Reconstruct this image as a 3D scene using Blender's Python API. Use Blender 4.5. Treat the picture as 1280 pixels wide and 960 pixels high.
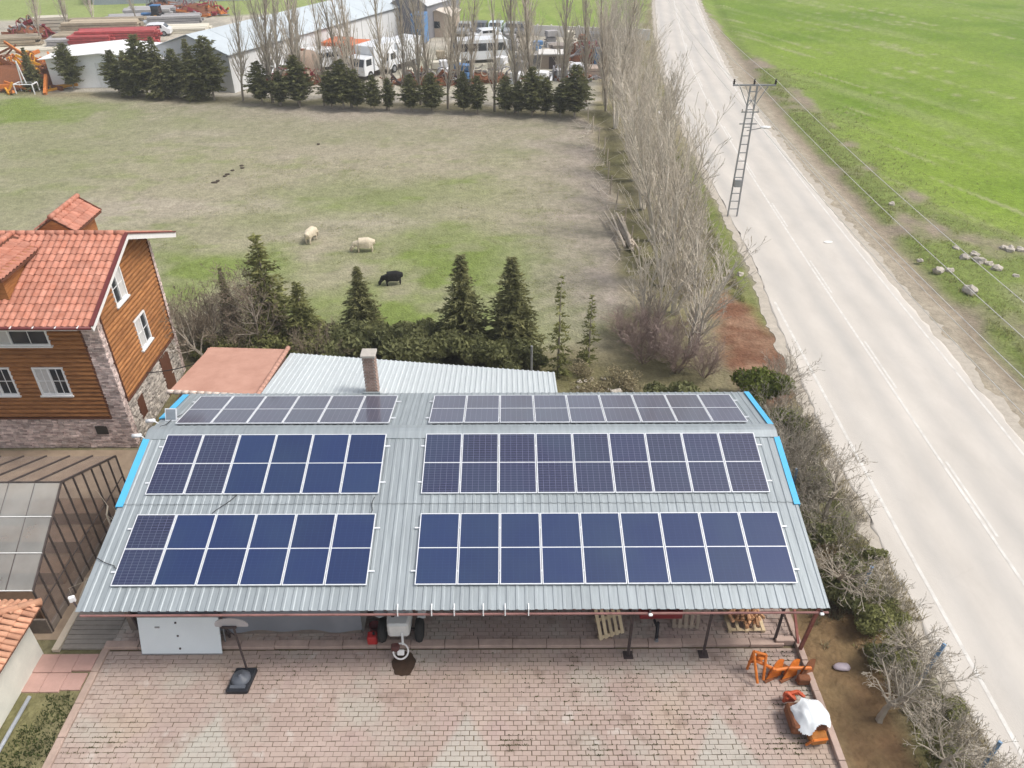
import bpy, bmesh, math, random
import numpy as np
from mathutils import Vector, Matrix, noise as mnoise
PI=math.pi; R=math.radians
random.seed(7); rng=np.random.default_rng(7)
scene=bpy.context.scene
for o in list(bpy.data.objects): bpy.data.objects.remove(o)
# ---------------------------------------------------------------- camera
CAMH=19.3; FPX=971.0; PITCH=R(34.18); YAW=R(.33)
cd=bpy.data.cameras.new('camera'); cam=bpy.data.objects.new('camera',cd); scene.collection.objects.link(cam)
cd.sensor_width=36; cd.lens=FPX/1280*36; cd.clip_end=3000; cd.clip_start=.1
cam.location=(0,0,CAMH); cam.rotation_euler=(PI/2-PITCH,0,-YAW); scene.camera=cam
scene.render.resolution_x=1024; scene.render.resolution_y=768
# ---------------------------------------------------------------- sky, sun, exposure
SUN_EL=R(56); SUN_AZ=R(98)     # azimuth measured from +Y (away from camera) towards +X
w=bpy.data.worlds.new('World'); scene.world=w; w.use_nodes=True
nt=w.node_tree; bg=nt.nodes['Background']
sk=nt.nodes.new('ShaderNodeTexSky'); sk.sky_type='NISHITA'; sk.sun_disc=False
sk.sun_elevation=SUN_EL; sk.sun_rotation=SUN_AZ; sk.dust_density=4; sk.air_density=1; sk.ozone_density=1
hs=nt.nodes.new('ShaderNodeHueSaturation'); hs.inputs['Saturation'].default_value=.42
nt.links.new(sk.outputs[0],hs.inputs['Color']); nt.links.new(hs.outputs[0],bg.inputs[0]); bg.inputs[1].default_value=.135
sd=bpy.data.lights.new('sun','SUN'); sun=bpy.data.objects.new('sun',sd); scene.collection.objects.link(sun)
sd.energy=1.6; sd.angle=R(13); sd.color=(1,.95,.88)
sdir=Vector((math.sin(SUN_AZ)*math.cos(SUN_EL),math.cos(SUN_AZ)*math.cos(SUN_EL),math.sin(SUN_EL)))
sun.rotation_euler=sdir.to_track_quat('Z','Y').to_euler(); sun.location=sdir*60
vs=scene.view_settings; vs.view_transform='Standard'; vs.look='None'; vs.exposure=.56; vs.gamma=1; vs.use_curve_mapping=False
scene.render.engine='CYCLES'; scene.cycles.max_bounces=6; scene.cycles.transparent_max_bounces=12
# ---------------------------------------------------------------- survey helper: photo pixel -> point on the level z
_F=Vector((math.sin(YAW)*math.cos(PITCH),math.cos(YAW)*math.cos(PITCH),-math.sin(PITCH)))
_R=Vector((math.cos(YAW),-math.sin(YAW),0)); _D=_F.cross(_R)
def G(px,py,z=0.):
    v=_F+_R*((px-640)/FPX)+_D*((py-480)/FPX); t=(z-CAMH)/v.z
    return Vector((v.x*t,v.y*t,z))
# ---------------------------------------------------------------- materials
MATS={}
def mat(name,col,rough=.8,metal=0,var=.12,scale=6.,bump=0.,rnd=0.,col2=None,spec=.3,stretch=None,trans=None,coat=0,bscale=None,distort=0.,mixc=.5):
    """principled; colour varied by world-space noise and, with rnd, from object to object / island to island"""
    if name in MATS: return MATS[name]
    m=bpy.data.materials.new(name); m.use_nodes=True; n=m.node_tree.nodes; l=m.node_tree.links
    b=n['Principled BSDF']; b.inputs['Roughness'].default_value=rough; b.inputs['Metallic'].default_value=metal
    b.inputs['Specular IOR Level'].default_value=spec; b.inputs['Coat Weight'].default_value=coat
    geo=n.new('ShaderNodeNewGeometry'); vec=geo.outputs['Position']
    if stretch:
        mp=n.new('ShaderNodeMapping'); mp.inputs['Scale'].default_value=stretch; l.new(vec,mp.inputs[0]); vec=mp.outputs[0]
    nz=n.new('ShaderNodeTexNoise'); nz.inputs['Scale'].default_value=scale; nz.inputs['Detail'].default_value=6; nz.inputs['Roughness'].default_value=.65
    nz.inputs['Distortion'].default_value=distort; l.new(vec,nz.inputs['Vector'])
    c1=[max(0,c*(1-var)) for c in col]+[1]; c2=list(col2)+[1] if col2 else [min(1,c*(1+var)) for c in col]+[1]
    rp=n.new('ShaderNodeValToRGB'); rp.color_ramp.elements[0].position=mixc-.22; rp.color_ramp.elements[1].position=mixc+.22
    rp.color_ramp.elements[0].color=c1; rp.color_ramp.elements[1].color=c2; l.new(nz.outputs[0],rp.inputs[0]); out=rp.outputs[0]
    if rnd:
        oi=n.new('ShaderNodeObjectInfo'); ad=n.new('ShaderNodeMath'); ad.operation='ADD'
        l.new(oi.outputs['Random'],ad.inputs[0]); l.new(geo.outputs['Random Per Island'],ad.inputs[1])
        fr=n.new('ShaderNodeMath'); fr.operation='FRACT'; l.new(ad.outputs[0],fr.inputs[0])
        mr=n.new('ShaderNodeMapRange'); mr.inputs[3].default_value=1-rnd; mr.inputs[4].default_value=1+rnd; l.new(fr.outputs[0],mr.inputs[0])
        h=n.new('ShaderNodeHueSaturation'); l.new(mr.outputs[0],h.inputs['Value']); l.new(out,h.inputs['Color']); out=h.outputs[0]
    l.new(out,b.inputs['Base Color'])
    if bump:
        nb=n.new('ShaderNodeTexNoise'); nb.inputs['Scale'].default_value=bscale or scale*3; nb.inputs['Detail'].default_value=5; l.new(vec,nb.inputs['Vector'])
        bp=n.new('ShaderNodeBump'); bp.inputs['Strength'].default_value=bump; bp.inputs['Distance'].default_value=.05; l.new(nb.outputs[0],bp.inputs['Height']); l.new(bp.outputs[0],b.inputs['Normal'])
    if trans is not None:
        b.inputs['Alpha'].default_value=trans
    MATS[name]=m; return m
# ---------------------------------------------------------------- objects
COL=scene.collection
def tag(o,label=None,cat=None,group=None,kind=None):
    if label: o['label']=label
    if cat: o['category']=cat
    if group: o['group']=group
    if kind: o['kind']=kind
    return o
def thing(name,label,cat,loc=(0,0,0),rz=0,group=None):
    o=bpy.data.objects.new(name,None); COL.objects.link(o); o.empty_display_size=.3
    o.location=loc; o.rotation_euler=(0,0,rz); return tag(o,label,cat,group)
def obj(name,me,parent=None,loc=(0,0,0),rot=(0,0,0)):
    o=bpy.data.objects.new(name,me); COL.objects.link(o); o.parent=parent; o.location=loc; o.rotation_euler=rot; return o
def copy_tree(o,parent=None):
    c=o.copy(); COL.objects.link(c); c.parent=parent
    for ch in o.children: copy_tree(ch,c)
    return c
class MB:
    def __init__(s,off=(0,0,0)): s.v=[]; s.f=[]; s.off=Vector(off)
    def add(s,vs,fs):
        k=len(s.v); s.v+= [tuple(v) for v in vs]; s.f+=[tuple(i+k for i in f) for f in fs]; return s
    def box(s,c,d,rot=None):
        hx,hy,hz=d[0]/2,d[1]/2,d[2]/2; c=Vector(c)
        vs=[Vector((x*hx,y*hy,z*hz)) for z in(-1,1) for x,y in((-1,-1),(1,-1),(1,1),(-1,1))]
        if rot is not None: vs=[rot@v for v in vs]
        return s.add([c+v for v in vs],[(3,2,1,0),(4,5,6,7),(0,1,5,4),(1,2,6,5),(2,3,7,6),(3,0,4,7)])
    def bbox(s,x0,x1,y0,y1,z0,z1): return s.box(((x0+x1)/2,(y0+y1)/2,(z0+z1)/2),(x1-x0,y1-y0,z1-z0))
    def tube(s,a,b,r0,r1=None,n=6,cap=True):
        a=Vector(a); b=Vector(b); r1=r0 if r1 is None else r1; d=(b-a)
        if d.length<1e-6: return s
        d.normalize(); u=d.orthogonal().normalized(); w_=d.cross(u)
        vs=[]
        for p,r in((a,r0),(b,r1)):
            for i in range(n):
                t=2*PI*i/n; vs.append(p+u*(r*math.cos(t))+w_*(r*math.sin(t)))
        fs=[(i,(i+1)%n,n+(i+1)%n,n+i) for i in range(n)]
        if cap: fs+= [tuple(range(n-1,-1,-1)),tuple(range(n,2*n))]
        return s.add(vs,fs)
    def path(s,pts,r,n=6):
        for a,b in zip(pts[:-1],pts[1:]): s.tube(a,b,r,r,n)
        return s
    def bar(s,a,b,w_,h):           # rectangular bar between two points
        a=Vector(a); b=Vector(b); d=(b-a); L=d.length; q=d.to_track_quat('X','Z').to_matrix()
        return s.box((a+b)/2,(L,w_,h),q)
    def ring(s,c,Rr,r,axis='Z',n=20,m=6,rot=None):
        vs=[];fs=[]
        for i in range(n):
            t=2*PI*i/n
            for j in range(m):
                q=2*PI*j/m; p=Vector(((Rr+r*math.cos(q))*math.cos(t),(Rr+r*math.cos(q))*math.sin(t),r*math.sin(q)))
                if axis=='X': p=Vector((p.z,p.x,p.y))
                if axis=='Y': p=Vector((p.x,p.z,p.y))
                if rot is not None: p=rot@p
                vs.append(Vector(c)+p)
                fs.append((i*m+j,((i+1)%n)*m+j,((i+1)%n)*m+(j+1)%m,i*m+(j+1)%m))
        return s.add(vs,fs)
    def prism(s,poly,d):           # polygon (3D points) pushed along vector d
        n=len(poly); d=Vector(d); A=[Vector(p) for p in poly]
        return s.add(A+[p+d for p in A],[tuple(range(n-1,-1,-1)),tuple(range(n,2*n))]+[(i,(i+1)%n,n+(i+1)%n,n+i) for i in range(n)])
    def lathe(s,c,prof,n=12):
        vs=[];fs=[];c=Vector(c)
        for r,z in prof:
            for i in range(n): vs.append(c+Vector((r*math.cos(2*PI*i/n),r*math.sin(2*PI*i/n),z)))
        for k in range(len(prof)-1):
            for i in range(n): fs.append((k*n+i,k*n+(i+1)%n,(k+1)*n+(i+1)%n,(k+1)*n+i))
        return s.add(vs,fs)
    def blob(s,c,r,seed=0,amp=.25,sub=2,fr=1.5):
        bm=bmesh.new(); bmesh.ops.create_icosphere(bm,subdivisions=sub,radius=1); vs=[]
        for v in bm.verts:
            k=1+amp*mnoise.noise(v.co*fr+Vector((seed*3.1,seed*1.7,seed))); vs.append(Vector(c)+Vector((v.co.x*r[0]*k,v.co.y*r[1]*k,v.co.z*r[2]*k)))
        bm.verts.index_update(); fs=[tuple(v.index for v in f.verts) for f in bm.faces]; bm.free(); return s.add(vs,fs)
    def mesh(s,name,m,smooth=False,bevel=0):
        me=bpy.data.meshes.new(name); me.from_pydata([Vector(v)-s.off for v in s.v],[],s.f); me.materials.append(m)
        if bevel:
            bm=bmesh.new(); bm.from_mesh(me); bmesh.ops.bevel(bm,geom=list(bm.edges),offset=bevel,segments=1,affect='EDGES',clamp_overlap=True); bm.to_mesh(me); bm.free()
        if smooth: me.polygons.foreach_set('use_smooth',[True]*len(me.polygons))
        me.update(); return me
    def build(s,name,m,parent=None,smooth=False,bevel=0,loc=(0,0,0)):
        return obj(name,s.mesh(name,m,smooth,bevel),parent,loc)
def np_mesh(name,V,Fq,m,nper):
    V=np.asarray(V,np.float32); Fq=np.asarray(Fq,np.int32); me=bpy.data.meshes.new(name)
    me.vertices.add(len(V)); me.vertices.foreach_set('co',V.ravel()); me.loops.add(Fq.size); me.loops.foreach_set('vertex_index',Fq.ravel())
    me.polygons.add(len(Fq)); me.polygons.foreach_set('loop_start',np.arange(0,Fq.size,nper,dtype=np.int32)); me.polygons.foreach_set('loop_total',np.full(len(Fq),nper,np.int32))
    me.materials.append(m); me.update(calc_edges=True); me.validate(); return me
# value noise on numpy arrays
_P=np.random.default_rng(3).random((256,256))
def vn(x,y):
    xi=np.floor(x).astype(int); yi=np.floor(y).astype(int); fx=x-xi; fy=y-yi; fx=fx*fx*(3-2*fx); fy=fy*fy*(3-2*fy)
    a=_P[xi%256,yi%256]; b=_P[(xi+1)%256,yi%256]; c=_P[xi%256,(yi+1)%256]; d=_P[(xi+1)%256,(yi+1)%256]
    return (a*(1-fx)+b*fx)*(1-fy)+(c*(1-fx)+d*fx)*fy
def fbm(x,y,o=4):
    s=0;a=.5
    for k in range(o): s=s+a*vn(x*2**k+17*k,y*2**k+5*k); a*=.5
    return s/(1-.5**o)
def inpoly(x,y,P):
    c=np.zeros(x.shape,bool); n=len(P)
    for i in range(n):
        x0,y0=P[i]; x1,y1=P[(i+1)%n]
        if y0==y1: continue
        h=((y0>y)!=(y1>y))&(x<(x1-x0)*(y-y0)/(y1-y0)+x0); c^=h
    return c
def pdist(x,y,P,closed=True):
    d=np.full(x.shape,1e9); n=len(P)
    for i in range(n if closed else n-1):
        x0,y0=P[i]; x1,y1=P[(i+1)%n]; dx,dy=x1-x0,y1-y0; L=dx*dx+dy*dy+1e-9
        t=np.clip(((x-x0)*dx+(y-y0)*dy)/L,0,1); d=np.minimum(d,np.hypot(x-x0-t*dx,y-y0-t*dy))
    return d
def soft(x,y,P,wd):            # 1 inside, 0 outside, soft over wd metres
    d=pdist(x,y,P); s=np.where(inpoly(x,y,P),d,-d); return np.clip(.5+s/wd,0,1)
# ================================================================ terrain
ROADC=[(-40,15.6),(-10,16.2),(11,16.5),(18,16.58),(25,16.8),(31,17.0),(41,17.3),(56,17.9),(75,19.0),(92,20.6),(115,23.6),(139,27.1),(170,32.5),(230,45)]
_ry=np.array([a for a,b in ROADC]); _rx=np.array([b for a,b in ROADC])
def roadx(y):
    y=np.asarray(y,float); return np.interp(y,_ry,_rx)*.5+.25*(np.interp(y-5,_ry,_rx)+np.interp(y+5,_ry,_rx))
PASTURE=[(-110,80),(-50,79),(-25.4,75.8),(-8,73.4),(7.3,70.3),(7.1,59),(6.9,44),(6.0,36),(4.0,31.5),(-6,31.5),(-14,31.8),(-22,33),(-110,33)]
FIELD=[(33,150),(30.6,139),(28.6,101),(29.2,85),(28.2,72.5),(27.3,55),(28.4,48.5),(31.6,43.6),(36,41.5),(110,24),(220,20),(220,400),(70,400)]
SOIL=[(8.6,22),(8.6,5),(10.6,5),(11.0,12),(11.4,17),(9.5,22)]
RED=[(9.9,29.2),(10.2,33),(10.4,36.5),(11.6,37.6),(12.6,35.5),(13.0,32),(13.2,29),(12.4,26.5),(11.0,26.5)]
YARD=[(-110,170),(-110,82),(-50,81),(-25.4,78),(-8,76),(8,73),(9.5,92),(14,108),(13.5,110),(-6,112),(-10,128),(-20,150),(-30,170)]
BACKF=[(-30,250),(-22,150),(-11,127),(-6.5,112.5),(13,110.5),(17,108),(25,150),(40,250)]
def build_terrain():
    xs=np.concatenate([np.arange(-110,-30,.8),np.arange(-30,36,.3),np.arange(36,115,.8)])
    ys=[4.]
    while ys[-1]<165: ys.append(ys[-1]+max(.24,.0062*ys[-1]))
    ys=np.array(ys); Xg,Yg=np.meshgrid(xs,ys)
    n1=fbm(Xg*.35,Yg*.35,5); n2=fbm(Xg*.08+40,Yg*.12+9,4); n3=fbm(Xg*1.3+5,Yg*1.3,3); n4=fbm(Xg*.12+90,Yg*.3+3,4)
    wx=Xg+(n1-.5)*2.2+(n3-.5)*.8; wy=Yg+(fbm(Xg*.3+70,Yg*.3,4)-.5)*2.2
    def c(*a): return np.array(a)[None,None,:]
    def mix(A,B,t): return A*(1-t[...,None])+B*t[...,None]
    # base: rough dry grass
    dry=mix(c(.235,.205,.135)+0*Xg[...,None],c(.165,.155,.075),np.clip((n1-.35)*2.5,0,1))
    col=dry.copy()
    # pasture
    pc=mix(c(.29,.263,.188)+0*Xg[...,None],c(.235,.234,.138),np.clip((n2-.4)*4,0,1))
    pc=mix(pc,c(.335,.295,.235),np.clip((n4-.56)*5,0,1)*.7)
    gm=np.zeros(Xg.shape)
    for gx,gy,rx,ry,st in [(-3,34.5,9,5,.75),(-2,40.5,5.5,4.5,.85),(-16,40.5,6,2.0,.95),(-17,37,5,2.5,.5),(-42,73,13,5,.95),(-30,70,7,3,.4),(-49,67,6,6,.6),(-9,52,8,3,.25),(-1,54,6,4,.3),(3.5,41,2,3,.2),(-24,58,8,3,.15),(-20,46,4,2,.25)]:
        gm=np.maximum(gm,st*np.exp(-(((wx-gx)/rx)**2+((wy-gy)/ry)**2)*.9))
    gm=np.clip(gm*1.45*np.clip((n1-.22)*2.6,0,1.3)+np.clip((fbm(Xg*.5+3,Yg*.9+8,4)-.58)*2,0,.35),0,1)
    pc=mix(pc,c(.165,.21,.06),gm)
    # trampled greyish soil near right fence and top hedge
    tr=np.clip(1-pdist(wx,wy,[(7.2,72),(7,59),(6.9,44),(5.9,36)],False)/8.0,0,1)
    tr=np.maximum(tr,.75*np.clip(1-pdist(wx,wy,[(-28,76),(-8,73.5),(7.3,70.3)],False)/15,0,1))
    pc=mix(pc,c(.315,.268,.232),np.clip(tr*.95*(.55+n3*.6),0,1))
    mP=soft(wx,wy,PASTURE,1.2); col=mix(col,pc,mP)
    # yard beyond the hedge
    yc=mix(c(.42,.385,.32)+0*Xg[...,None],c(.30,.28,.235),np.clip((n1-.4)*3,0,1))
    yc=mix(yc,c(.20,.215,.12),np.clip(soft(wx,wy,[(-9,80),(-9,100),(8,98),(8,76)],6)*.75*np.clip((n2-.25)*3,0,1),0,1))
    mY=soft(wx,wy,YARD,1.0); col=mix(col,yc,mY)
    # crops
    fc=mix(c(.175,.25,.035)+0*Xg[...,None],c(.122,.198,.018),np.clip((n2-.38)*3,0,1))
    u=(Xg*.93+Yg*.37)   # drill rows run along the road, away from it
    st=fbm(u*.55+3,(-Xg*.37+Yg*.93)*.035,4); fc=mix(fc,c(.24,.275,.11),np.clip((st-.55)*4,0,1)*.55)
    fc=mix(fc,c(.33,.31,.2),np.clip((fbm(u*1.1+9,(-Xg*.37+Yg*.93)*.09+4,4)-.66)*7,0,1)*.6)
    edge=np.clip(1-pdist(wx,wy,FIELD)/4,0,1); fc=mix(fc,c(.20,.235,.075),edge*.5)
    mF=soft(wx,wy,FIELD,.9); col=mix(col,fc,mF)
    mB=soft(wx,wy,BACKF,1.2); bc=mix(c(.25,.30,.09)+0*Xg[...,None],c(.19,.255,.06),n1); bc=mix(bc,c(.13,.24,.02),(np.abs(Xg*.5+Yg*.1)%3<.5)*.3); col=mix(col,bc,mB)
    bl=soft(wx,wy,[(-110,250),(-110,119),(-47,123),(-31,128),(-22,134),(-30,250)],2); col=mix(col,c(.21,.28,.06),bl*.8)
    # right verge: bands along the road
    d=Xg-roadx(Yg); wd=d+(n1-.5)*1.4
    vm=(wd>3.4)&(mF<.5)&(Xg>roadx(Yg))
    vt=np.clip((wd-3.2)/1.0,0,1)*(1-mF)*(Xg>roadx(Yg))
    vcol=mix(c(.31,.27,.21)+0*Xg[...,None],c(.24,.20,.15),np.clip((wd-5.0)/.8,0,1))
    gv=np.clip((wd-6.1)/1.0,0,1)*np.clip((n1-.28)*4,0,1); vcol=mix(vcol,c(.15,.20,.045),gv*.9)
    gv2=np.clip((wd-9.)/2,0,1)*np.clip((n2-.45)*6,0,1); vcol=mix(vcol,c(.33,.29,.22),gv2*.8); col=mix(col,vcol,vt)
    # left verge beside the road: dusty then green
    wl=-(d)+(n3-.5)*.5+.85*np.clip((Yg-26)/15,0,1); lt=np.clip(1-np.abs(wl-4.2)/.55,0,1)*(Xg<roadx(Yg)); col=mix(col,c(.40,.36,.30),lt*.8)
    lg=np.clip(1-np.abs(wl-5.0-(n1-.5))/.8,0,1)*(Xg<roadx(Yg))*(Yg<60); col=mix(col,c(.135,.175,.035),lg*.85*np.clip((n2-.2)*3,0,1))
    # soil strips
    mS=soft(wx,wy,SOIL,.8); sc=mix(c(.17,.10,.055)+0*Xg[...,None],c(.20,.145,.075),n3); col=mix(col,sc,mS)
    mR=soft(Xg+(n3-.5)*1.2,Yg+(n1-.5)*1.5,RED,.9); rc=mix(c(.165,.082,.05)+0*Xg[...,None],c(.245,.15,.098),np.clip((fbm(Xg*.7-Yg*.4,Yg*1.5+Xg*.8,4)-.42)*4,0,1)); col=mix(col,rc,mR)
    # darker earth under the shrubs behind the shed and in the poplar ditch
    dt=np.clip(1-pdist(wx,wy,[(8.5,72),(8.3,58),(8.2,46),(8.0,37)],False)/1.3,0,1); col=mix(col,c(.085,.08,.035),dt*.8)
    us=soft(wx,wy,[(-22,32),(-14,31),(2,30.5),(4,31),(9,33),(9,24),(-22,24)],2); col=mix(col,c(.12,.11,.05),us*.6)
    col=col*(.86+.28*n3)[...,None]
    Z=(n1-.5)*.10+(n3-.5)*.05; Z*=np.clip((pdist(Xg,Yg,[(-22,11),(9,11),(9,30),(-22,30)])-0)/3,0,1)*(~inpoly(Xg,Yg,[(-22,5),(9,5),(9,30),(-22,30)]))
    rd=np.abs(d); Z*=np.clip((rd-5)/3,0,1); Z-=.03; Z-=.25*np.exp(-((d-6.2)/.9)**2)   # ditch
    Z-=.9*np.exp(-(((Xg-8.3)/1.0)**2))*((Yg>36)&(Yg<72))*.35
    ny,nx=Xg.shape; V=np.stack([Xg,Yg,Z],-1).reshape(-1,3); idx=np.arange(ny*nx).reshape(ny,nx)
    Q=np.stack([idx[:-1,:-1],idx[:-1,1:],idx[1:,1:],idx[1:,:-1]],-1).reshape(-1,4)
    cx=(Xg[:-1,:-1]+Xg[1:,1:])/2; cyy=(Yg[:-1,:-1]+Yg[1:,1:])/2
    def cellm(m): return m[:-1,:-1].ravel()>.5
    zone=np.zeros(len(Q),int); zone[cellm(mP)]=1; zone[cellm(mY)]=2; zone[cellm(mF)]=3; zone[cellm(mB)]=4
    rv=((Xg>roadx(Yg))&(mF<.5)&(mB<.5)&(d<16))[:-1,:-1].ravel(); zone[rv]=5
    # sunken court, buildings stand on the sheet: drop cells under the pavers only
    m=ground_mat()
    for z,name in enumerate(['verge_ground','pasture','yard_ground','crop_field','far_meadow','road_verge']):
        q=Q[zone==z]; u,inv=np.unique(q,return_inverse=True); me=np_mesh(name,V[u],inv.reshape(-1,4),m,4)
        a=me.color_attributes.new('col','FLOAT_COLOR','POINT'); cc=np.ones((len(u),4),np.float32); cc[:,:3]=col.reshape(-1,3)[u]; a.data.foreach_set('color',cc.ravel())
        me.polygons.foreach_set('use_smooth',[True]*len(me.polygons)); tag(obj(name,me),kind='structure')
    return
def ground_mat():
    m=bpy.data.materials.new('soil_and_grass'); m.use_nodes=True; n=m.node_tree.nodes; l=m.node_tree.links; b=n['Principled BSDF']
    b.inputs['Roughness'].default_value=.95; b.inputs['Specular IOR Level'].default_value=.1
    at=n.new('ShaderNodeAttribute'); at.attribute_name='col'; geo=n.new('ShaderNodeNewGeometry')
    nz=n.new('ShaderNodeTexNoise'); nz.inputs['Scale'].default_value=2.2; nz.inputs['Detail'].default_value=8; nz.inputs['Roughness'].default_value=.75; l.new(geo.outputs['Position'],nz.inputs['Vector'])
    mr=n.new('ShaderNodeMapRange'); mr.inputs[1].default_value=.25; mr.inputs[2].default_value=.75; mr.inputs[3].default_value=.62; mr.inputs[4].default_value=1.38; l.new(nz.outputs[0],mr.inputs[0])
    mx=n.new('ShaderNodeMix'); mx.data_type='RGBA'; mx.blend_type='MULTIPLY'; mx.inputs[0].default_value=1; l.new(at.outputs['Color'],mx.inputs['A']); l.new(mr.outputs[0],mx.inputs['B'])
    l.new(mx.outputs['Result'],b.inputs['Base Color'])
    n2=n.new('ShaderNodeTexNoise'); n2.inputs['Scale'].default_value=7; n2.inputs['Detail'].default_value=6; l.new(geo.outputs['Position'],n2.inputs['Vector'])
    bp=n.new('ShaderNodeBump'); bp.inputs['Strength'].default_value=.7; bp.inputs['Distance'].default_value=.12; l.new(n2.outputs[0],bp.inputs['Height']); l.new(bp.outputs[0],b.inputs['Normal']); return m
build_terrain()
m_far=mat('far_ground',(.17,.2,.07),.95,var=.3,scale=.05)
mb=MB(); mb.add([(-700,-700,-.9),(700,-700,-.9),(700,700,-.9),(-700,700,-.9)],[(0,1,2,3)]); tag(mb.build('ground',m_far),kind='structure')
# near ground left of frame, under house and glasshouse comes from the terrain sheet
# ---------------------------------------------------------------- road
m_road=mat('dusty_asphalt',(.51,.475,.43),.9,var=.1,scale=.7,bump=.15,bscale=30,spec=.2,stretch=(1,.35,1))
m_should=mat('dusty_shoulder',(.41,.37,.315),.95,var=.16,scale=3,bump=.3,spec=.1)
m_line=mat('worn_white_paint',(.49,.465,.43),.8,var=.02,scale=2.6,col2=(.69,.675,.64),mixc=.52)
def uleft(y): return -4.0+.85*min(1,max(0,(y-26)/15))   # paved left shoulder tapers out
def strip(name,a,b,z,m,parent=None,y0=-30,y1=200,seg=None,step=2.,wob=0,taper=False):
    mb=MB(); ys=np.arange(y0,y1+.01,step); k=0
    spans=[(y0,y1)] if not seg else seg
    for s0,s1 in spans:
        yy=np.arange(s0,s1+.01,min(step,(s1-s0)/2)); vs=[]
        for i,y in enumerate(yy):
            x=float(roadx(y))+(uleft(y)+4 if taper else 0); e=wob*(float(fbm(np.array(y*1.7),np.array(3.),5))-.5) if wob else 0
            e2=wob*(float(fbm(np.array(y*1.7),np.array(9.),5))-.5) if wob else 0
            vs+=[(x+a+e-.03,y,z-(.2 if wob else 0)),(x+a+e,y,z),(x+b+e2,y,z),(x+b+e2+.03,y,z-(.2 if wob else 0))]
        mb.add(vs,[(4*i+k,4*i+k+1,4*i+k+5,4*i+k+4) for i in range(len(yy)-1) for k in ((0,1,2) if wob else (1,))])
    o=mb.build(name,m,parent); return o
def build_road():
    ys=np.arange(-30,200.1,.5); us=np.concatenate([[-4.03,-4.0],np.linspace(-3.9,3.65,40),[3.75,3.78]]); V=[];W=[]
    for y in ys:
        x=float(roadx(y)); e0=.35*(float(fbm(np.array(y*1.7),np.array(3.),5))-.5); e1=.35*(float(fbm(np.array(y*1.7),np.array(9.),5))-.5)
        for k,u in enumerate(us):
            u=u if u>-2.9 else -2.9+(u+2.9)*(uleft(y)+2.9)/(-1.1); V.append((x+u+(e0 if k<2 else e1 if k>=len(us)-2 else 0),y,-.2 if k in(0,len(us)-1) else 0)); n=float(fbm(np.array(u*.9+7),np.array(y*.12),3))
            t=sum(math.exp(-((u-c)/.38)**2) for c in(-2.45,-.85,.95,2.5)); W.append(t*.6*(.4+n)+.55*max(0,float(fbm(np.array(u*.5+2),np.array(y*.16+4),4))-.5)*2)
    nx=len(us); q=[(j*nx+i,j*nx+i+1,(j+1)*nx+i+1,(j+1)*nx+i) for j in range(len(ys)-1) for i in range(nx-1)]
    me=np_mesh('road',V,q,m_road,4); at=me.attributes.new('wear','FLOAT','POINT'); at.data.foreach_set('value',np.array(W,np.float32))
    n=m_road.node_tree.nodes; l=m_road.node_tree.links; b=n['Principled BSDF']; src=b.inputs['Base Color'].links[0].from_socket
    an=n.new('ShaderNodeAttribute'); an.attribute_name='wear'; mx=n.new('ShaderNodeMix'); mx.data_type='RGBA'; mx.inputs['B'].default_value=(.335,.33,.32,1); mm=n.new('ShaderNodeMath'); mm.operation='MULTIPLY'; mm.inputs[1].default_value=.62; l.new(an.outputs['Fac'],mm.inputs[0]); l.new(mm.outputs[0],mx.inputs[0]); l.new(src,mx.inputs['A'])
    geo=n['Geometry']; nz=n.new('ShaderNodeTexNoise'); nz.inputs['Scale'].default_value=1.2; l.new(geo.outputs['Position'],nz.inputs['Vector']); va=n.new('ShaderNodeVectorMath'); va.operation='MULTIPLY_ADD'; va.inputs[1].default_value=(.8,.8,0); l.new(nz.outputs['Color'],va.inputs[0]); l.new(geo.outputs['Position'],va.inputs[2])
    vo=n.new('ShaderNodeTexVoronoi'); vo.feature='DISTANCE_TO_EDGE'; vo.inputs['Scale'].default_value=.28; l.new(va.outputs[0],vo.inputs['Vector']); lt=n.new('ShaderNodeMapRange'); lt.inputs[1].default_value=.0; lt.inputs[2].default_value=.008; lt.inputs[3].default_value=.05; lt.inputs[4].default_value=0; l.new(vo.outputs[0],lt.inputs[0])
    m2=n.new('ShaderNodeMix'); m2.data_type='RGBA'; m2.inputs['B'].default_value=(.24,.225,.205,1); l.new(lt.outputs[0],m2.inputs[0]); l.new(mx.outputs['Result'],m2.inputs['A']); l.new(m2.outputs['Result'],b.inputs['Base Color'])
    return tag(obj('road',me),kind='structure')
road=build_road()
tag(strip('shoulder',-4.5,-3.2,-.008,m_should,wob=.6,step=.25,taper=True),kind='structure')
tag(strip('gravel_shoulder',3.2,4.3,-.012,m_should,wob=.8,step=.25),kind='structure')
strip('edge_line',-3.24,-3.12,.005,m_line,road,y1=36); strip('edge_line',3.28,3.38,.005,m_line,road)
strip('centre_line',-.12,-.01,.005,m_line,road); strip('centre_line',.08,.18,.005,m_line,road,seg=[(10+i*9.,15.5+i*9.) for i in range(0,14)])
tag(MB().blob(G(1035,303)+Vector((0,0,.03)),(.28,.14,.04),3).build('paper_scrap',mat('litter_white',(.75,.74,.72))),'crumpled pale scrap lying in the right lane of the road','litter')
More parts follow.
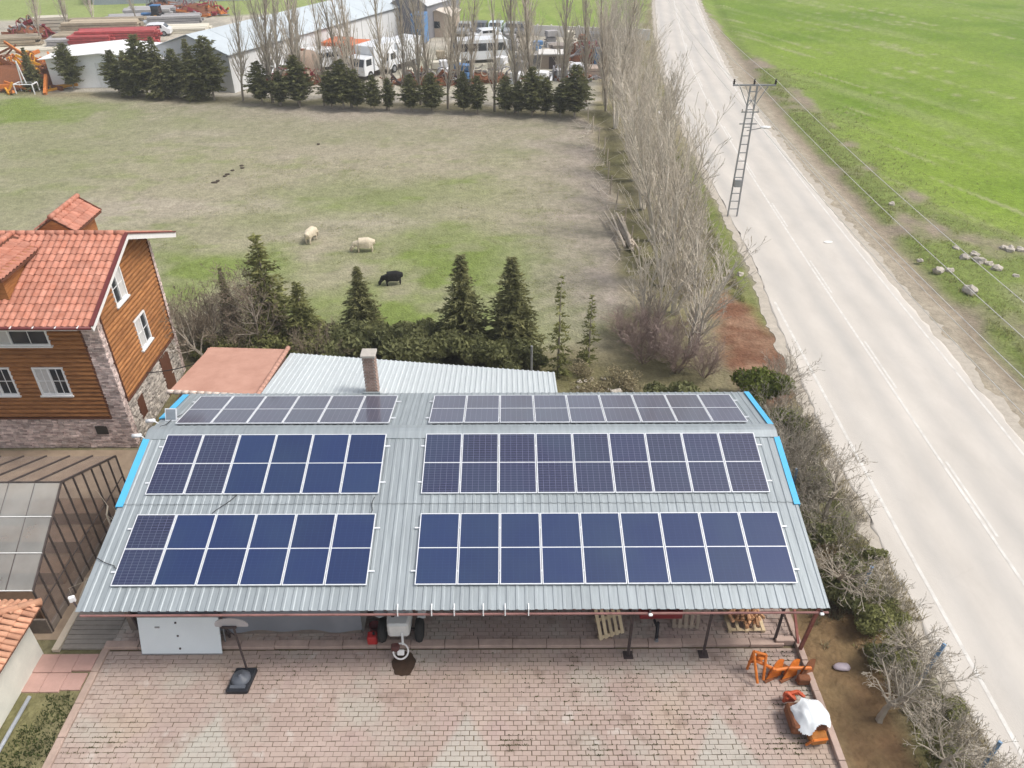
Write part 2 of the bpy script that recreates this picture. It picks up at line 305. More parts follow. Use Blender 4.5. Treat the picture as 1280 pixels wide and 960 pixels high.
# ================================================================ paved court
CX0,CX1,CY0,CY1=-11.74,8.44,6.0,18.2
m_pav=mat('concrete_paver',(.362,.276,.242),.9,var=.0,scale=.55,col2=(.435,.35,.302),rnd=.055,bump=.15,bscale=14,spec=.15)
def paver_tint():
    n=m_pav.node_tree.nodes; l=m_pav.node_tree.links; b=n['Principled BSDF']; src=b.inputs['Base Color'].links[0].from_socket
    geo=n['Geometry']
    def layer(src,scale,lo,hi,col,off,fac):
        mp=n.new('ShaderNodeMapping'); mp.inputs['Location'].default_value=off; l.new(geo.outputs['Position'],mp.inputs[0])
        z=n.new('ShaderNodeTexNoise'); z.inputs['Scale'].default_value=scale; z.inputs['Detail'].default_value=5; l.new(mp.outputs[0],z.inputs['Vector'])
        mr=n.new('ShaderNodeMapRange'); mr.inputs[1].default_value=lo; mr.inputs[2].default_value=hi; mr.inputs[4].default_value=fac; l.new(z.outputs[0],mr.inputs[0])
        mx=n.new('ShaderNodeMix'); mx.data_type='RGBA'; l.new(mr.outputs[0],mx.inputs[0]); l.new(src,mx.inputs['A']); mx.inputs['B'].default_value=(*col,1); return mx.outputs['Result']
    s=layer(src,.5,.52,.66,(.40,.40,.345),(3,1,0),.5)      # greenish pale bleaching
    s=layer(s,.42,.55,.7,(.44,.35,.265),(9,4,0),.5)         # sandy
    s=layer(s,.6,.56,.7,(.39,.285,.275),(1,14,0),.4)         # pinker
    s=layer(s,1.6,.62,.72,(.52,.48,.44),(5,21,0),.6)       # lime bloom
    s=layer(s,1.5,.585,.68,(.20,.14,.11),(31,2,0),.45); s=layer(s,.22,.5,.72,(.26,.195,.17),(13,40,0),.3)       # oil
    # diamonds of paler pavers laid across the near part of the yard
    sx=n.new('ShaderNodeSeparateXYZ'); l.new(geo.outputs['Position'],sx.inputs[0])
    def mth(op,a,bb,c=None):
        q=n.new('ShaderNodeMath'); q.operation=op
        for i,v in enumerate((a,bb,c)):
            if v is None: continue
            if hasattr(v,'is_linked'): l.new(v,q.inputs[i])
            else: q.inputs[i].default_value=v
        return q.outputs[0]
    dx=mth('PINGPONG',mth('ADD',sx.outputs['X'],7.9+67.5),3.375); dy=mth('ABSOLUTE',mth('ADD',sx.outputs['Y'],-10.3),0.)
    t=mth('ADD',mth('DIVIDE',dx,1.25),mth('DIVIDE',dy,2.2)); mr=n.new('ShaderNodeMapRange'); mr.inputs[1].default_value=1.08; mr.inputs[2].default_value=.9; mr.inputs[3].default_value=0; mr.inputs[4].default_value=.5; l.new(t,mr.inputs[0])
    mx=n.new('ShaderNodeMix'); mx.data_type='RGBA'; l.new(mr.outputs[0],mx.inputs[0]); l.new(s,mx.inputs['A']); mx.inputs['B'].default_value=(.43,.44,.39,1); s=mx.outputs['Result']
    l.new(s,b.inputs['Base Color'])
paver_tint()
m_joint=mat('paver_joint_soil',(.15,.105,.08),.95,var=.4,scale=3,col2=(.17,.14,.08))
court=tag(MB().bbox(CX0,CX1,CY0,CY1,-.30,-.018).build('courtyard',m_joint),kind='structure')
PW,PD=.235,.142; gap=.013
pm=MB().box((0,0,-.03),(PW-gap,PD-gap,.06)).mesh('paver',m_pav,bevel=.008)
ph_=MB().box((0,0,-.03),(PW/2-gap,PD-gap,.06)).mesh('paver_half',m_pav,bevel=.008)
rest=MB(); cells=[]
ny=int((CY1-CY0)/PD); nx=round((CX1-CX0)/PW); PW=(CX1-CX0)/nx
KY0,KY1=14.55,14.80      # kerb between yard and shed floor
for j in range(ny):
    y=CY0+PD*(j+.5)
    if KY0-.07<y<KY1+.07: continue
    off=PW/2 if j%2 else 0
    for i in range(nx+1):
        x=CX0+PW*(i+.5)+off
        if x-PW/2<CX0-.01 or x+PW/2>CX0+nx*PW+.01: continue
        jit=(random.gauss(0,.004),random.gauss(0,.003),random.gauss(0,.0035)); cells.append((x+jit[0],y+jit[1],jit[2]+(.0 if y<KY0 else .09)))
for j in range(1,ny,2):
    y=CY0+PD*(j+.5)
    if not(KY0-.07<y<KY1+.07):
        for x in (CX0+PW/4,CX0+PW*nx-PW/4): rest.box((x,y,-.03+(0 if y<KY0 else .09)),(PW/2-gap,PD-gap,.06))
vis=[c for c in cells if 11.0<c[1]<12.9]; vis.sort(key=lambda c:(c[0]-1.0)**2*.08+(c[1]-11.2)**2); big=set(vis[:300])
for c in cells:
    if c in big: obj('paver',pm,court,c,(random.gauss(0,.006),random.gauss(0,.006),random.gauss(0,.01)))
    else:
        rest.box((c[0],c[1],c[2]-.03),(PW-gap,PD-gap,.06),Matrix.Rotation(random.gauss(0,.01),3,'Z')@Matrix.Rotation(random.gauss(0,.006),3,'X'))
tag(rest.build('paving',m_pav,court),kind='stuff')
m_kerb=mat('concrete_kerb',(.42,.315,.265),.9,var=.18,scale=2.5,bump=.2,rnd=.08)
kerb=thing('kerb_wall','long low pinkish concrete kerb along the front of the open shed','kerb',(0,14.68,0))
for i in range(20):
    x0=-11.9+i*1.0; MB().bbox(x0+.006,x0+.994,-.12+random.gauss(0,.006),.12,0,.13+random.gauss(0,.006)).build('kerb_stone',m_kerb,kerb,bevel=.012)
kr=thing('kerb_wall','raised kerb of concrete blocks between the yard and the brown soil strip','kerb',(8.52,12,0))
for i in range(11): MB().bbox(-.09,.09,-6+i*1.0+.006,-6+i*1.0+.994,0,.16+random.gauss(0,.008)).build('kerb_stone',m_kerb,kr,bevel=.012)
kl=thing('kerb_wall','kerb of concrete blocks between the yard and the sunken grass bed','kerb',(-11.85,10,0))
for i in range(9): MB().bbox(-.1,.1,-4.2+i*1.0+.006,-4.2+i*1.0+.994,-.35,.06+random.gauss(0,.006)).build('kerb_stone',m_kerb,kl,bevel=.012)
# weeds in the joints
m_moss=mat('joint_moss',(.085,.085,.03),.95,var=.5,scale=9)
mo=MB(); r2=random.Random(5)
for cx,cy,n_,s in [(-6.5,14.0,50,.7),(0.1,11.6,30,.25),(2.3,11.4,18,.2),(1.4,13.6,50,.8),(3.6,13.2,60,.9),(5.0,12.2,60,1.0),(4.0,11.5,40,.9),(-2,13.9,40,1.0),(-10.6,11.6,60,.5),(7.8,12.9,40,.5),(7.4,11.5,70,.45),(7.9,14.2,30,.4),(2.2,12.6,40,.7),(-3.0,12.8,26,1.2)]:
    for k in range(n_):
        x=cx+r2.gauss(0,s); y=cy+r2.gauss(0,s*.5); j=round((y-CY0)/PD); y=CY0+j*PD
        if not(CX0<x<CX1): continue
        for q in range(5):
            a=r2.random()*6.28; L=r2.uniform(.02,.06); xx=x+r2.gauss(0,.05); yy=y+r2.gauss(0,.012)
            mo.add([(xx-.02*math.sin(a),yy+.008,0),(xx+.02,yy-.008,0),(xx+L*math.cos(a),yy+L*.4*math.sin(a),r2.uniform(.012,.05))],[(0,1,2)])
tag(mo.build('joint_weeds',m_moss),'dark moss and weeds sprouting from the paving joints','weeds',kind='stuff')
m_stain=mat('wet_stain',(.055,.032,.02),.5,var=.3,scale=5,spec=.4)
st=MB(); pts=[]; 
for i in range(40):
    t=2*PI*i/40; k=1+.25*mnoise.noise(Vector((math.cos(t)*2,math.sin(t)*2,4))); pts.append((-3.05+.34*k*math.cos(t),14.05+.43*k*math.sin(t),.016))
st.add(pts,[tuple(range(40))]); tag(st.build('oil_stain',m_stain),'dark brown wet oil stain on the paving below the white steering wheel','stain',kind='structure')
# ================================================================ open shed with the solar roof
SB=(-1.5,18,0); SX0,SX1=-11.46,8.52; RY,RZ=19.66,4.15; TF=math.tan(R(12.74)); TB=.22; EY=13.66; BY=22.75
shed=thing('open_shed','long open fronted farm shed with grey corrugated metal roof and blue edge trim','shed',SB)
m_roof=mat('galvanised_sheet',(.30,.335,.352),.5,metal=.3,var=.12,scale=1.6,rnd=.07,stretch=(6,.5,1),bump=.05,col2=(.37,.41,.428),spec=.4)
m_blue=mat('blue_trim',(.09,.42,.68),.45,var=.05,scale=3)
m_redp=mat('red_oxide_paint',(.22,.055,.05),.6,var=.25,scale=5,col2=(.32,.13,.10))
m_darksteel=mat('dark_steel',(.06,.045,.045),.6,var=.3,scale=8)
m_tarp=mat('grey_tarpaulin',(.20,.215,.24),.75,var=.07,scale=1.2,bump=.4,bscale=2.2)
m_wallin=mat('rough_block_wall',(.20,.165,.14),.95,var=.2,scale=3,bump=.3)
def sheet_mesh(name,L,tan,pitch=.2497,ribs=4,h=.019,sag=0):
    """one trapezoidal sheet: x across 0..1, runs down from y=0 by L (in plan, towards -y when L>0)"""
    prof=[]; 
    for k in range(ribs):
        x=k*pitch; prof+=[(x,0),(x+pitch*.56,0),(x+pitch*.66,h),(x+pitch*.9,h)]
    prof+=[(ribs*pitch,0),(ribs*pitch+.004,0)]
    n_=len(prof); vs=[];fs=[]; S=4
    for j in range(S+1):
        t=j/S; y=-L*t
        for x,z in prof: vs.append((x,y,z-abs(L)*t*tan))
    for j in range(S):
        for i in range(n_-1): fs.append((j*n_+i,j*n_+i+1,(j+1)*n_+i+1,(j+1)*n_+i))
    m=MB(); m.add(vs,fs); k=len(vs); m.v+=[(a,b,c-.012) for a,b,c in vs]; m.f+=[tuple(i+k for i in f[::-1]) for f in fs]; return m.mesh(name,m_roof)
LF=RY-EY; lf1=2.62; 
s_up=sheet_mesh('roof_sheet',lf1+.1,TF); s_lo=sheet_mesh('roof_sheet',LF-lf1,TF); s_bk=sheet_mesh('roof_sheet',-(BY-RY),TB)
def sl(p): return Vector(p)-Vector(SB)
for i in range(20):
    x=SX0+i*.999; e=random.gauss(0,.012)
    obj('roof_sheet',s_up,shed,sl((x,RY-.0,RZ+.022)),(0,0,0)); obj('roof_sheet',s_lo,shed,sl((x,RY-lf1+e*.3,RZ-lf1*TF)),(random.gauss(0,.0012),0,random.gauss(0,.0012)))
    obj('roof_sheet',s_bk,shed,sl((x,RY+.0,RZ)),(0,0,0))
# ridge cap
mr=MB(SB); 
for i in range(10):
    x0=SX0+i*2.0; x1=min(x0+2.02,SX1); z=RZ+.06+(.006 if i%2 else 0)
    c=MB(SB); a=.34; c.prism([(x0,RY-a,z-a*TF-.005),(x0,RY-.08,z+.0),(x0,RY+.08,z+.0),(x0,RY+a,z-a*TB-.005),(x0,RY+a,z-a*TB-.03),(x0,RY,z-.02),(x0,RY-a,z-a*TF-.03)],(x1-x0,0,0)); c.build('ridge_cap',m_roof,shed)
def roofz(y): return RZ-(RY-y)*TF if y<RY else RZ-(y-RY)*TB
def trim(x,y0,y1,wd,out):   # folded blue edge flashing lying over the sheet edge
    z0,z1=roofz(y0)+.05,roofz(y1)+.05; s=1 if out>0 else -1
    m=MB(SB); m.prism([(x-s*wd,y0,z0),(x+s*.05,y0,z0),(x+s*.05,y0,z0-.22),(x+s*.035,y0,z0-.22),(x+s*.035,y0,z0-.015),(x-s*wd,y0,z0-.015)],(0,y1-y0,z1-z0)); m.build('edge_trim',m_blue,shed)
trim(SX0,16.85,19.35,.16,-1); trim(SX1,16.85,19.35,.13,1); trim(SX1,20.0,22.7,.13,1); trim(SX0,20.6,22.6,.16,-1)
# gable infill, plain steel edge further down
for x in (SX0+.03,SX1-.05):
    m=MB(SB); m.prism([(x,EY+.3,roofz(EY+.3)-.26),(x,EY+.3,roofz(EY+.3)-.03),(x,RY,RZ-.03),(x,BY-.1,roofz(BY-.1)-.03),(x,BY-.1,roofz(BY-.1)-.26),(x,RY,RZ-.26)],(.03,0,0)); m.build('rafter',m_redp,shed)
for x in (-8.2,-4.4,-.6,3.4,6.0):
    MB(SB).bar((x,EY+.25,roofz(EY+.25)-.12),(x,RY,RZ-.12),.07,.12).bar((x,RY,RZ-.12),(x,BY-.1,roofz(BY-.1)-.12),.07,.12).build('rafter',m_redp,shed)
EZ=roofz(EY)
MB(SB).bbox(SX0+.02,SX1-.02,EY+.12,EY+.2,EZ-.15,EZ-.03).build('eave_beam',m_redp,shed)
MB(SB).bbox(SX0+.1,SX1-.02,EY-.05,EY+.0,EZ-.155,EZ-.115).build('gutter_rail',mat('faded_red_rail',(.27,.14,.13),.6,var=.25,scale=4),shed)
for x in (-2.95,-2.05,-1.45,-.68,-.1,.52):
    MB(SB).bar((x,EY-.06,EZ-.16),(x,EY-.02,EZ+.05),.03,.02).bar((x,EY-.02,EZ+.05),(x,EY+.14,EZ+.09),.03,.02).build('gutter_bracket',mat('white_plastic',(.75,.76,.77),.5,var=.04),shed)
for y in (15.5,17.4,21.2,22.5): MB(SB).bbox(SX0+.05,SX1-.05,y-.03,y+.03,roofz(y)-.1,roofz(y)-.03).build('purlin',m_redp,shed)
# posts along the front, walls behind
for x,y,bx in ((3.42,14.28,0),(5.62,14.3,.0),(7.82,14.72,0)):
    MB(SB).bar((x+.05,y+.02,.1 if y>14.5 else 0),(x,y-.2+.1,EZ-.05),.08,.08).bbox(x-.09,x+.19,y-.12,y+.16,0,.012).build('post',m_darksteel,shed)
MB(SB).bar((8.5,14.4,0),(8.42,13.95,EZ-.05),.09,.09).bar((8.5,14.4,0),(8.42,18.5,3.6),.07,.07).build('post',m_redp,shed)
MB(SB).bbox(SX0+.2,SX1-.2,BY-.35,BY-.15,0,roofz(BY-.35)-.05).build('back_wall',m_wallin,shed)
MB(SB).bbox(SX0+.12,SX0+.3,15.2,BY-.36,0,2.9).build('side_wall',m_wallin,shed)
MB(SB).bbox(4.0,SX1-.25,18.2,18.35,0,3.2).build('partition',m_wallin,shed)
MB(SB).bbox(-4.1,-3.95,15.4,22.3,0,3.2).build('partition',m_wallin,shed)
# hanging tarpaulin front, wavy, ragged foot
m=MB(SB); N=64; rows=8; vs=[]
for i in range(N+1):
    x=-10.75+6.4*i/N
    for j in range(rows+1):
        t=j/rows; z=(EZ-.1)*(1-t)+t*(.30+.06*mnoise.noise(Vector((x*1.3,0,0)))); y=14.98+.05*math.sin(x*4.2+t)*t+.06*mnoise.noise(Vector((x*.9,z*1.2,3))); vs.append((x,y,z))
m.add(vs,[(i*(rows+1)+j,i*(rows+1)+j+1,(i+1)*(rows+1)+j+1,(i+1)*(rows+1)+j) for i in range(N) for j in range(rows)]); m.build('tarpaulin_wall',m_tarp,shed,smooth=True)
MB(SB).bbox(-10.75,-4.4,15.05,15.2,.0,.34).build('plinth',m_wallin,shed)
for x in (-10.85,-8.3): MB(SB).bar((x,14.93,.05),(x,14.6,EZ-.05),.05,.05).build('post',m_darksteel,shed)
# back lean-to and terracotta roof
m_pale=mat('pale_new_sheet',(.54,.58,.59),.5,metal=.15,var=.07,scale=2,rnd=.04,stretch=(6,.5,1))
lean=thing('lean_to_roof','pale corrugated lean to roof tapering behind the solar shed beside the brick chimney','lean to',(-3.5,24.5,0))
LB=(-3.5,24.5,0)
for i in range(11):
    x0=-8.85+i*.965; x1=x0+.97
    def yb(x): return 26.9+(x+8.85)*(24.75-26.9)/10.6
    c=MB(LB); prof=[]; 
    for k in range(5):
        q=x0+k*.193; prof+=[(q,0),(q+.11,0),(q+.125,.026),(q+.175,.026)]
    prof.append((x1,0)); vs=[]
    for x,z in prof:
        ye=yb(x); vs+=[(x,22.5,3.47+z),(x,ye,3.47-(ye-22.5)*.2+z)]
    c.add(vs,[(2*q,2*q+2,2*q+3,2*q+1) for q in range(len(prof)-1)]); k=len(vs); c.v+=[(a,b,z-.01) for a,b,z in vs]; c.f+=[tuple(j+k for j in f[::-1]) for f in c.f[:]]
    c.build('roof_sheet',m_pale,lean)
c=MB(LB); c.prism([(-8.8,22.9,0),(-8.8,26.6,0),(-8.8,26.6,2.55),(-8.8,22.9,3.3)],(.15,0,0)); c.build('side_wall',m_wallin,lean)
c=MB(LB); c.prism([(1.5,22.9,0),(1.5,24.5,0),(1.5,24.5,2.95),(1.5,22.9,3.3)],(.15,0,0)); c.build('side_wall',m_wallin,lean)
c=MB(LB); c.prism([(-8.6,26.5,0),(1.5,24.45,0),(1.5,24.45,2.9),(-8.6,26.5,2.52)],(0,-.15,0)); c.build('back_wall',m_wallin,lean)
m_terr=mat('terracotta_coating',(.44,.235,.175),.85,var=.10,scale=1.3,col2=(.52,.30,.23),bump=.1)
TBs=(-10.5,25,0); tr=thing('flat_outbuilding','outbuilding with smooth terracotta pink roof between timber house and lean to','outbuilding',TBs)
c=MB(TBs); c.prism([(-12.3,23.2,3.22),(-9.0,22.85,3.27),(-8.95,27.0,2.66),(-12.25,27.35,2.56)],(0,0,.05)); c.build('roof',m_terr,tr)
c=MB(TBs); c.prism([(-12.1,23.3,0),(-9.1,23.0,0),(-9.05,26.8,0),(-12.05,27.1,0)],(0,0,2.5)); c.build('wall',mat('earth_plaster',(.22,.13,.10),.95,var=.2),tr)
for i in range(14):
    t=i/13; p=Vector((-8.98,22.9+4.05*t,3.32-.60*t)); c=MB(TBs); c.tube(p+Vector((0,-.17,.03)),p+Vector((0,.17,-.01)),.085,.10,8); c.build('ridge_tile',m_terr,tr,smooth=True)
for i in range(12):
    t=i/11; p=Vector((-12.2+3.1*t,23.12-.3*t,3.28)); c=MB(TBs); c.tube(p+Vector((-.12,0,.03)),p+Vector((.12,0,.03)),.09,.075,8); c.build('edge_tile',mat('mortared_tile',(.62,.52,.45),.9,var=.35,scale=5),tr,smooth=True)
MB(TBs).bbox(-12.33,-12.2,23.2,27.3,2.5,2.6).build('edge_board',m_terr,tr)
# chimney
CB=(-4.86,22.98,0); ch=thing('chimney','square brick chimney with mortar cap rising through the lean to roof','chimney',CB)
m_cb=mat('chimney_brick',(.33,.235,.195),.9,var=.2,scale=5,rnd=.2); m_mort=mat('mortar',(.42,.39,.35),.95,var=.12)
MB().bbox(-.20,.20,-.20,.20,2.6,4.95).build('core',m_mort,ch)
bk=MB()
for r_ in range(27):
    z=3.1+r_*.07; o=.06 if r_%2 else 0
    for s_ in range(4):
        for k in (-.12,.06):
            q=k+o; rot=Matrix.Rotation(s_*PI/2,3,'Z'); p=rot@Vector((q,-.205,0)); bk.box((p.x,p.y,z),(.165,.025,.056),rot)
tag(bk.build('brickwork',m_cb,ch),kind='stuff')
MB().bbox(-.26,.26,-.26,.26,4.95,5.05).build('cap',m_mort,ch,bevel=.015)
MB().bbox(-.30,.30,-.32,-.24,3.28,3.55).build('flashing',m_roof,ch)
# ================================================================ solar panels
def cell_mat(name,base,line,lw,tint,glare_sheen=.7):
    m=bpy.data.materials.new(name); m.use_nodes=True; n=m.node_tree.nodes; l=m.node_tree.links; b=n['Principled BSDF']
    tc=n.new('ShaderNodeTexCoord'); sx=n.new('ShaderNodeSeparateXYZ'); l.new(tc.outputs['Object'],sx.inputs[0])
    def grid(o,p,wd):
        a=n.new('ShaderNodeMath'); a.operation='PINGPONG'; a.inputs[1].default_value=p/2; l.new(o,a.inputs[0]); c=n.new('ShaderNodeMath'); c.operation='LESS_THAN'; c.inputs[1].default_value=wd; l.new(a.outputs[0],c.inputs[0]); return c.outputs[0]
    g1=grid(sx.outputs['X'],.1815,lw); g2=grid(sx.outputs['Y'],.0915,lw*.8); mx=n.new('ShaderNodeMath'); mx.operation='MAXIMUM'; l.new(g1,mx.inputs[0]); l.new(g2,mx.inputs[1])
    oi=n.new('ShaderNodeObjectInfo'); mr=n.new('ShaderNodeMapRange'); mr.inputs[3].default_value=1-tint; mr.inputs[4].default_value=1+tint; l.new(oi.outputs['Random'],mr.inputs[0])
    hv=n.new('ShaderNodeHueSaturation'); hv.inputs['Color'].default_value=(*base,1); l.new(mr.outputs[0],hv.inputs['Value'])
    mc=n.new('ShaderNodeMix'); mc.data_type='RGBA'; l.new(mx.outputs[0],mc.inputs[0]); l.new(hv.outputs[0],mc.inputs['A']); mc.inputs['B'].default_value=(*line,1)
    g3=n.new('ShaderNodeNewGeometry'); z3=n.new('ShaderNodeTexNoise'); z3.inputs['Scale'].default_value=.45; z3.inputs['Detail'].default_value=4; l.new(g3.outputs['Position'],z3.inputs['Vector']); r3=n.new('ShaderNodeMapRange'); r3.inputs[1].default_value=.4; r3.inputs[2].default_value=.7; r3.inputs[4].default_value=.3; l.new(z3.outputs[0],r3.inputs[0]); d3=n.new('ShaderNodeMix'); d3.data_type='RGBA'; d3.inputs['B'].default_value=(.035,.07,.11,1); l.new(r3.outputs[0],d3.inputs[0]); l.new(mc.outputs['Result'],d3.inputs['A']); l.new(d3.outputs['Result'],b.inputs['Base Color']); b.inputs['Roughness'].default_value=.12; b.inputs['IOR'].default_value=1.5; b.inputs['Specular IOR Level'].default_value=.7; b.inputs['Coat Weight'].default_value=.4 if glare_sheen>.5 else .12; b.inputs['Coat IOR'].default_value=1.9; b.inputs['Coat Roughness'].default_value=.08; b.inputs['Sheen Weight'].default_value=glare_sheen; b.inputs['Sheen Roughness'].default_value=.4; b.inputs['Sheen Tint'].default_value=(1,.93,.85,1)  # warm sheen layer stands in for pale sky glare on the cells
    nz=n.new('ShaderNodeTexNoise'); nz.inputs['Scale'].default_value=2.5; geo=n.new('ShaderNodeNewGeometry'); l.new(geo.outputs['Position'],nz.inputs['Vector']); m2=n.new('ShaderNodeMapRange'); m2.inputs[3].default_value=.06; m2.inputs[4].default_value=.2; l.new(nz.outputs[0],m2.inputs[0]); l.new(m2.outputs[0],b.inputs['Roughness'])
    return m
m_navy=cell_mat('navy_cells',(.010,.025,.092),(.024,.046,.13),.0026,.12,.25)
m_grid=cell_mat('gridded_cells',(.007,.011,.055),(.12,.125,.2),.005,.15)
m_alu=mat('panel_frame_aluminium',(.74,.76,.79),.4,metal=.2,var=.04)
PWd,PHt=1.134,2.279
def panel_meshes():
    fr=MB(); t=.026
    fr.bbox(0,PWd,0,t,-.035,0); fr.bbox(0,PWd,PHt-t,PHt,-.035,0); fr.bbox(0,t,t+.001,PHt-t-.001,-.035,0); fr.bbox(PWd-t,PWd,t+.001,PHt-t-.001,-.035,0)
    q=MB(); q.bbox(t,PWd-t,PHt/2-.013,PHt/2+.013,-.02,-.004)
    out=[fr.mesh('frame',m_alu),q.mesh('centre_gap',m_alu)]
    for mm in (m_navy,m_grid):
        c=MB(); c.bbox(t,PWd-t,t,PHt/2-.013,-.03,-.008); d=MB(); d.bbox(t,PWd-t,PHt/2+.013,PHt-t,-.03,-.008); out.append((c.mesh('lower_cells',mm),d.mesh('upper_cells',mm)))
    return out
PMs=panel_meshes()
ORD='first second third fourth fifth sixth seventh eighth ninth tenth eleventh twelfth thirteenth fourteenth fifteenth sixteenth seventeenth eighteenth nineteenth twentieth'.split()
def panel_row(x0,n,s0,front,kinds,where,group):
    tanv=TF if front else TB; ang=math.atan(tanv)
    for i in range(n):
        x=x0+i*(PWd+.02)
        # panel local y runs up the slope on the front, down the back slope on the back (both away from camera)
        if front: s=s0+PHt; p=(x,RY-s*math.cos(ang),RZ+.10-s*math.sin(ang)); rot=(ang,0,0)
        else: s=s0; p=(x,RY+s*math.cos(ang),RZ+.10-s*math.sin(ang)); rot=(-ang,0,0)
        g=kinds[i]; k=ORD[(n-1-i) if n==6 else i]
        lab=k+(' solar panel, cell grid visible,' if g and front else ' plain navy solar panel' if front else ' grey reflecting solar panel')+' from the bare middle strip, '+where
        o=thing('solar_panel',lab,'solar panel',p,0,group+(' with cell grid' if g and front else '')); o.rotation_euler=rot
        obj('frame',PMs[0],o); obj('centre_gap',PMs[1],o); obj('lower_cells',PMs[2+g][0],o); obj('upper_cells',PMs[2+g][1],o)
    W=n*(PWd+.02)-.02
    for k in (.45,PHt-.45):
        s=s0+k; sg=-1 if front else 1; y=RY+sg*s*math.cos(ang); z=RZ+.045-s*math.sin(ang)
        o=MB((x0+W/2,y,z)).bbox(x0-.14,x0+W+.16,y-.022,y+.022,z-.02,z+.02).build('mounting_rail',m_alu,None,loc=(x0+W/2,y,z)); o.rotation_euler=(ang*-sg,0,0)
        tag(o,('lower' if (k<1)==(not front) else 'upper')+' white mounting rail under the '+where,'rail','mounting rails')
panel_row(-10.75,6,3.196,True,[1,0,0,0,0,0],'eave row of six','panels of six panel eave row')
panel_row(-10.76,6,.214,True,[1,1,0,0,0,0],'front ridge row of six','panels of six panel ridge row')
panel_row(-10.77,6,.47,False,[1]*6,'back slope row of six','panels of six panel back row')
panel_row(-2.55,9,3.196,True,[0]*9,'eave row of nine','panels of nine panel eave row')
panel_row(-2.60,9,.214,True,[1]*9,'front ridge row of nine','panels of nine panel ridge row')
panel_row(-2.59,9,.47,False,[1]*9,'back slope row of nine','panels of nine panel back row')
def cable(pts,label,r=.011):
    m=MB(); P=[]
    for a,b in zip(pts[:-1],pts[1:]):
        for k in range(6):
            t=k/6; x=a[0]+(b[0]-a[0])*t; y=a[1]+(b[1]-a[1])*t; P.append((x+.03*math.sin(t*6+a[0]),y,roofz(y)+.055))
    P.append((pts[-1][0],pts[-1][1],roofz(pts[-1][1])+.055)); m.path(P,r,5); tag(m.build('cable',mat('black_cable',(.03,.03,.032),.6,var=.1)),label,'cable')
cable([(-8.6,16.6),(-8.0,17.3)],'black cable crossing between the two six panel rows')
cable([(-11.5,15.2),(-10.9,14.95),(-10.75,14.85)],'black cable leaving the gridded eave panel over the shed edge')
cable([(-3.98,17.15),(-4.0,16.6)],'short black cable at the strip side end between the six panel rows')
cable([(-10.9,20.9),(-11.1,20.1),(-11.2,19.9)],'black cable bent over the ridge beside the six panel row')
o=thing('small_solar_lamp','small square grey solar lamp panel on the roof corner by the ridge','lamp',(-11.05,20.55,roofz(20.55)))
MB().box((0,0,.22),(.38,.03,.42),Matrix.Rotation(-.5,3,'X')).build('frame',m_alu,o); MB().box((0,-.016,.24),(.31,.012,.34),Matrix.Rotation(-.5,3,'X')).build('cells',mat('lamp_cells',(.22,.25,.28),.3),o); MB().tube((0,.04,-.02),(0,.04,.2),.02).build('bracket',m_alu,o)
# ================================================================ timber house
HB=(-18.5,26.8,0); HX1=-14.6; HX0=-21.5; HY0,HY1=24.,29.72; VX=-14.04; EY0,EY1=22.8,30.75; HRY=26.82; HRZ=7.82; HEZ=6.2
house=thing('timber_house','tall timber clad house with brick base and orange red tiled gable roof','house',HB)
hb=lambda: MB(HB)
m_wood=mat('varnished_log',(.30,.112,.034),.5,var=.42,scale=2.2,rnd=.16,stretch=(1.2,1.2,9),bump=.15,spec=.35,col2=(.42,.19,.068))
m_woodd=mat('dark_wood_trim',(.12,.05,.03),.6,var=.2)
m_brick=mat('mixed_brick',(.54,.395,.36),.9,var=.25,scale=4.5,rnd=.38,col2=(.72,.61,.56),bump=.2)
m_stone=mat('cut_stone',(.44,.395,.35),.95,var=.28,scale=3.5,rnd=.4,bump=.3)
m_mortar=mat('house_mortar',(.62,.54,.50),.95,var=.12,scale=3)
m_white=mat('white_window_pvc',(.78,.78,.77),.45,var=.03)
m_tile=mat('clay_tile',(.44,.16,.098),.7,var=.16,scale=3,rnd=.15,col2=(.50,.24,.175),bump=.1)
m_glass=mat('window_glass',(.035,.04,.045),.06,var=.1,spec=.8)
m_curt=mat('net_curtain',(.55,.54,.52),.8,var=.08,scale=8)
m_maroon=mat('maroon_gutter',(.14,.035,.035),.45,var=.15)
# body (mortar core, stands back of the facing), gable
def hz(y): return HEZ+(HRZ-HEZ)*(1-abs(y-HRY)/((EY1-EY0)/2))
T_=lambda y: hz(y)-.22
c=hb(); c.prism([(HX0,HY0+.1,0),(HX0,HY0+.1,T_(HY0)),(HX0,HRY,T_(HRY)),(HX0,HY1-.1,T_(HY1)),(HX0,HY1-.1,0)],(HX1-.1-HX0,0,0)); c.build('wall',m_mortar,house)
# brick / stone facing as real courses
def courses(name,m,axis,a0,a1,z0,z1,plane,out,bl=.24,bh=.078,g=.016,holes=(),depth=.05,jit=.006,ztop=None):
    b=hb(); z=z0; r=0
    while z+bh<=z1+.001:
        a=a0-(bl*random.random()); 
        while a<a1:
            L=bl*random.uniform(.7,1.15); u0=max(a,a0); u1=min(a+L-g,a1)
            if u1-u0>.04:
                mid=(u0+u1)/2
                if not any(h[0]<mid<h[1] and h[2]<z+bh/2<h[3] for h in holes) and (ztop is None or z+bh<ztop(mid)):
                    d=depth/2+random.gauss(0,jit)
                    if axis=='x': b.box((mid,plane+out*d,z+bh/2),(u1-u0,depth+2*abs(random.gauss(0,jit)),bh-g))
                    else: b.box((plane+out*d,mid,z+bh/2),(depth+2*abs(random.gauss(0,jit)),u1-u0,bh-g))
            a+=L
        z+=bh; r+=1
    tag(b.build(name,m,house),kind='stuff')
ZF=1.48; ZG=1.98; CW=.62
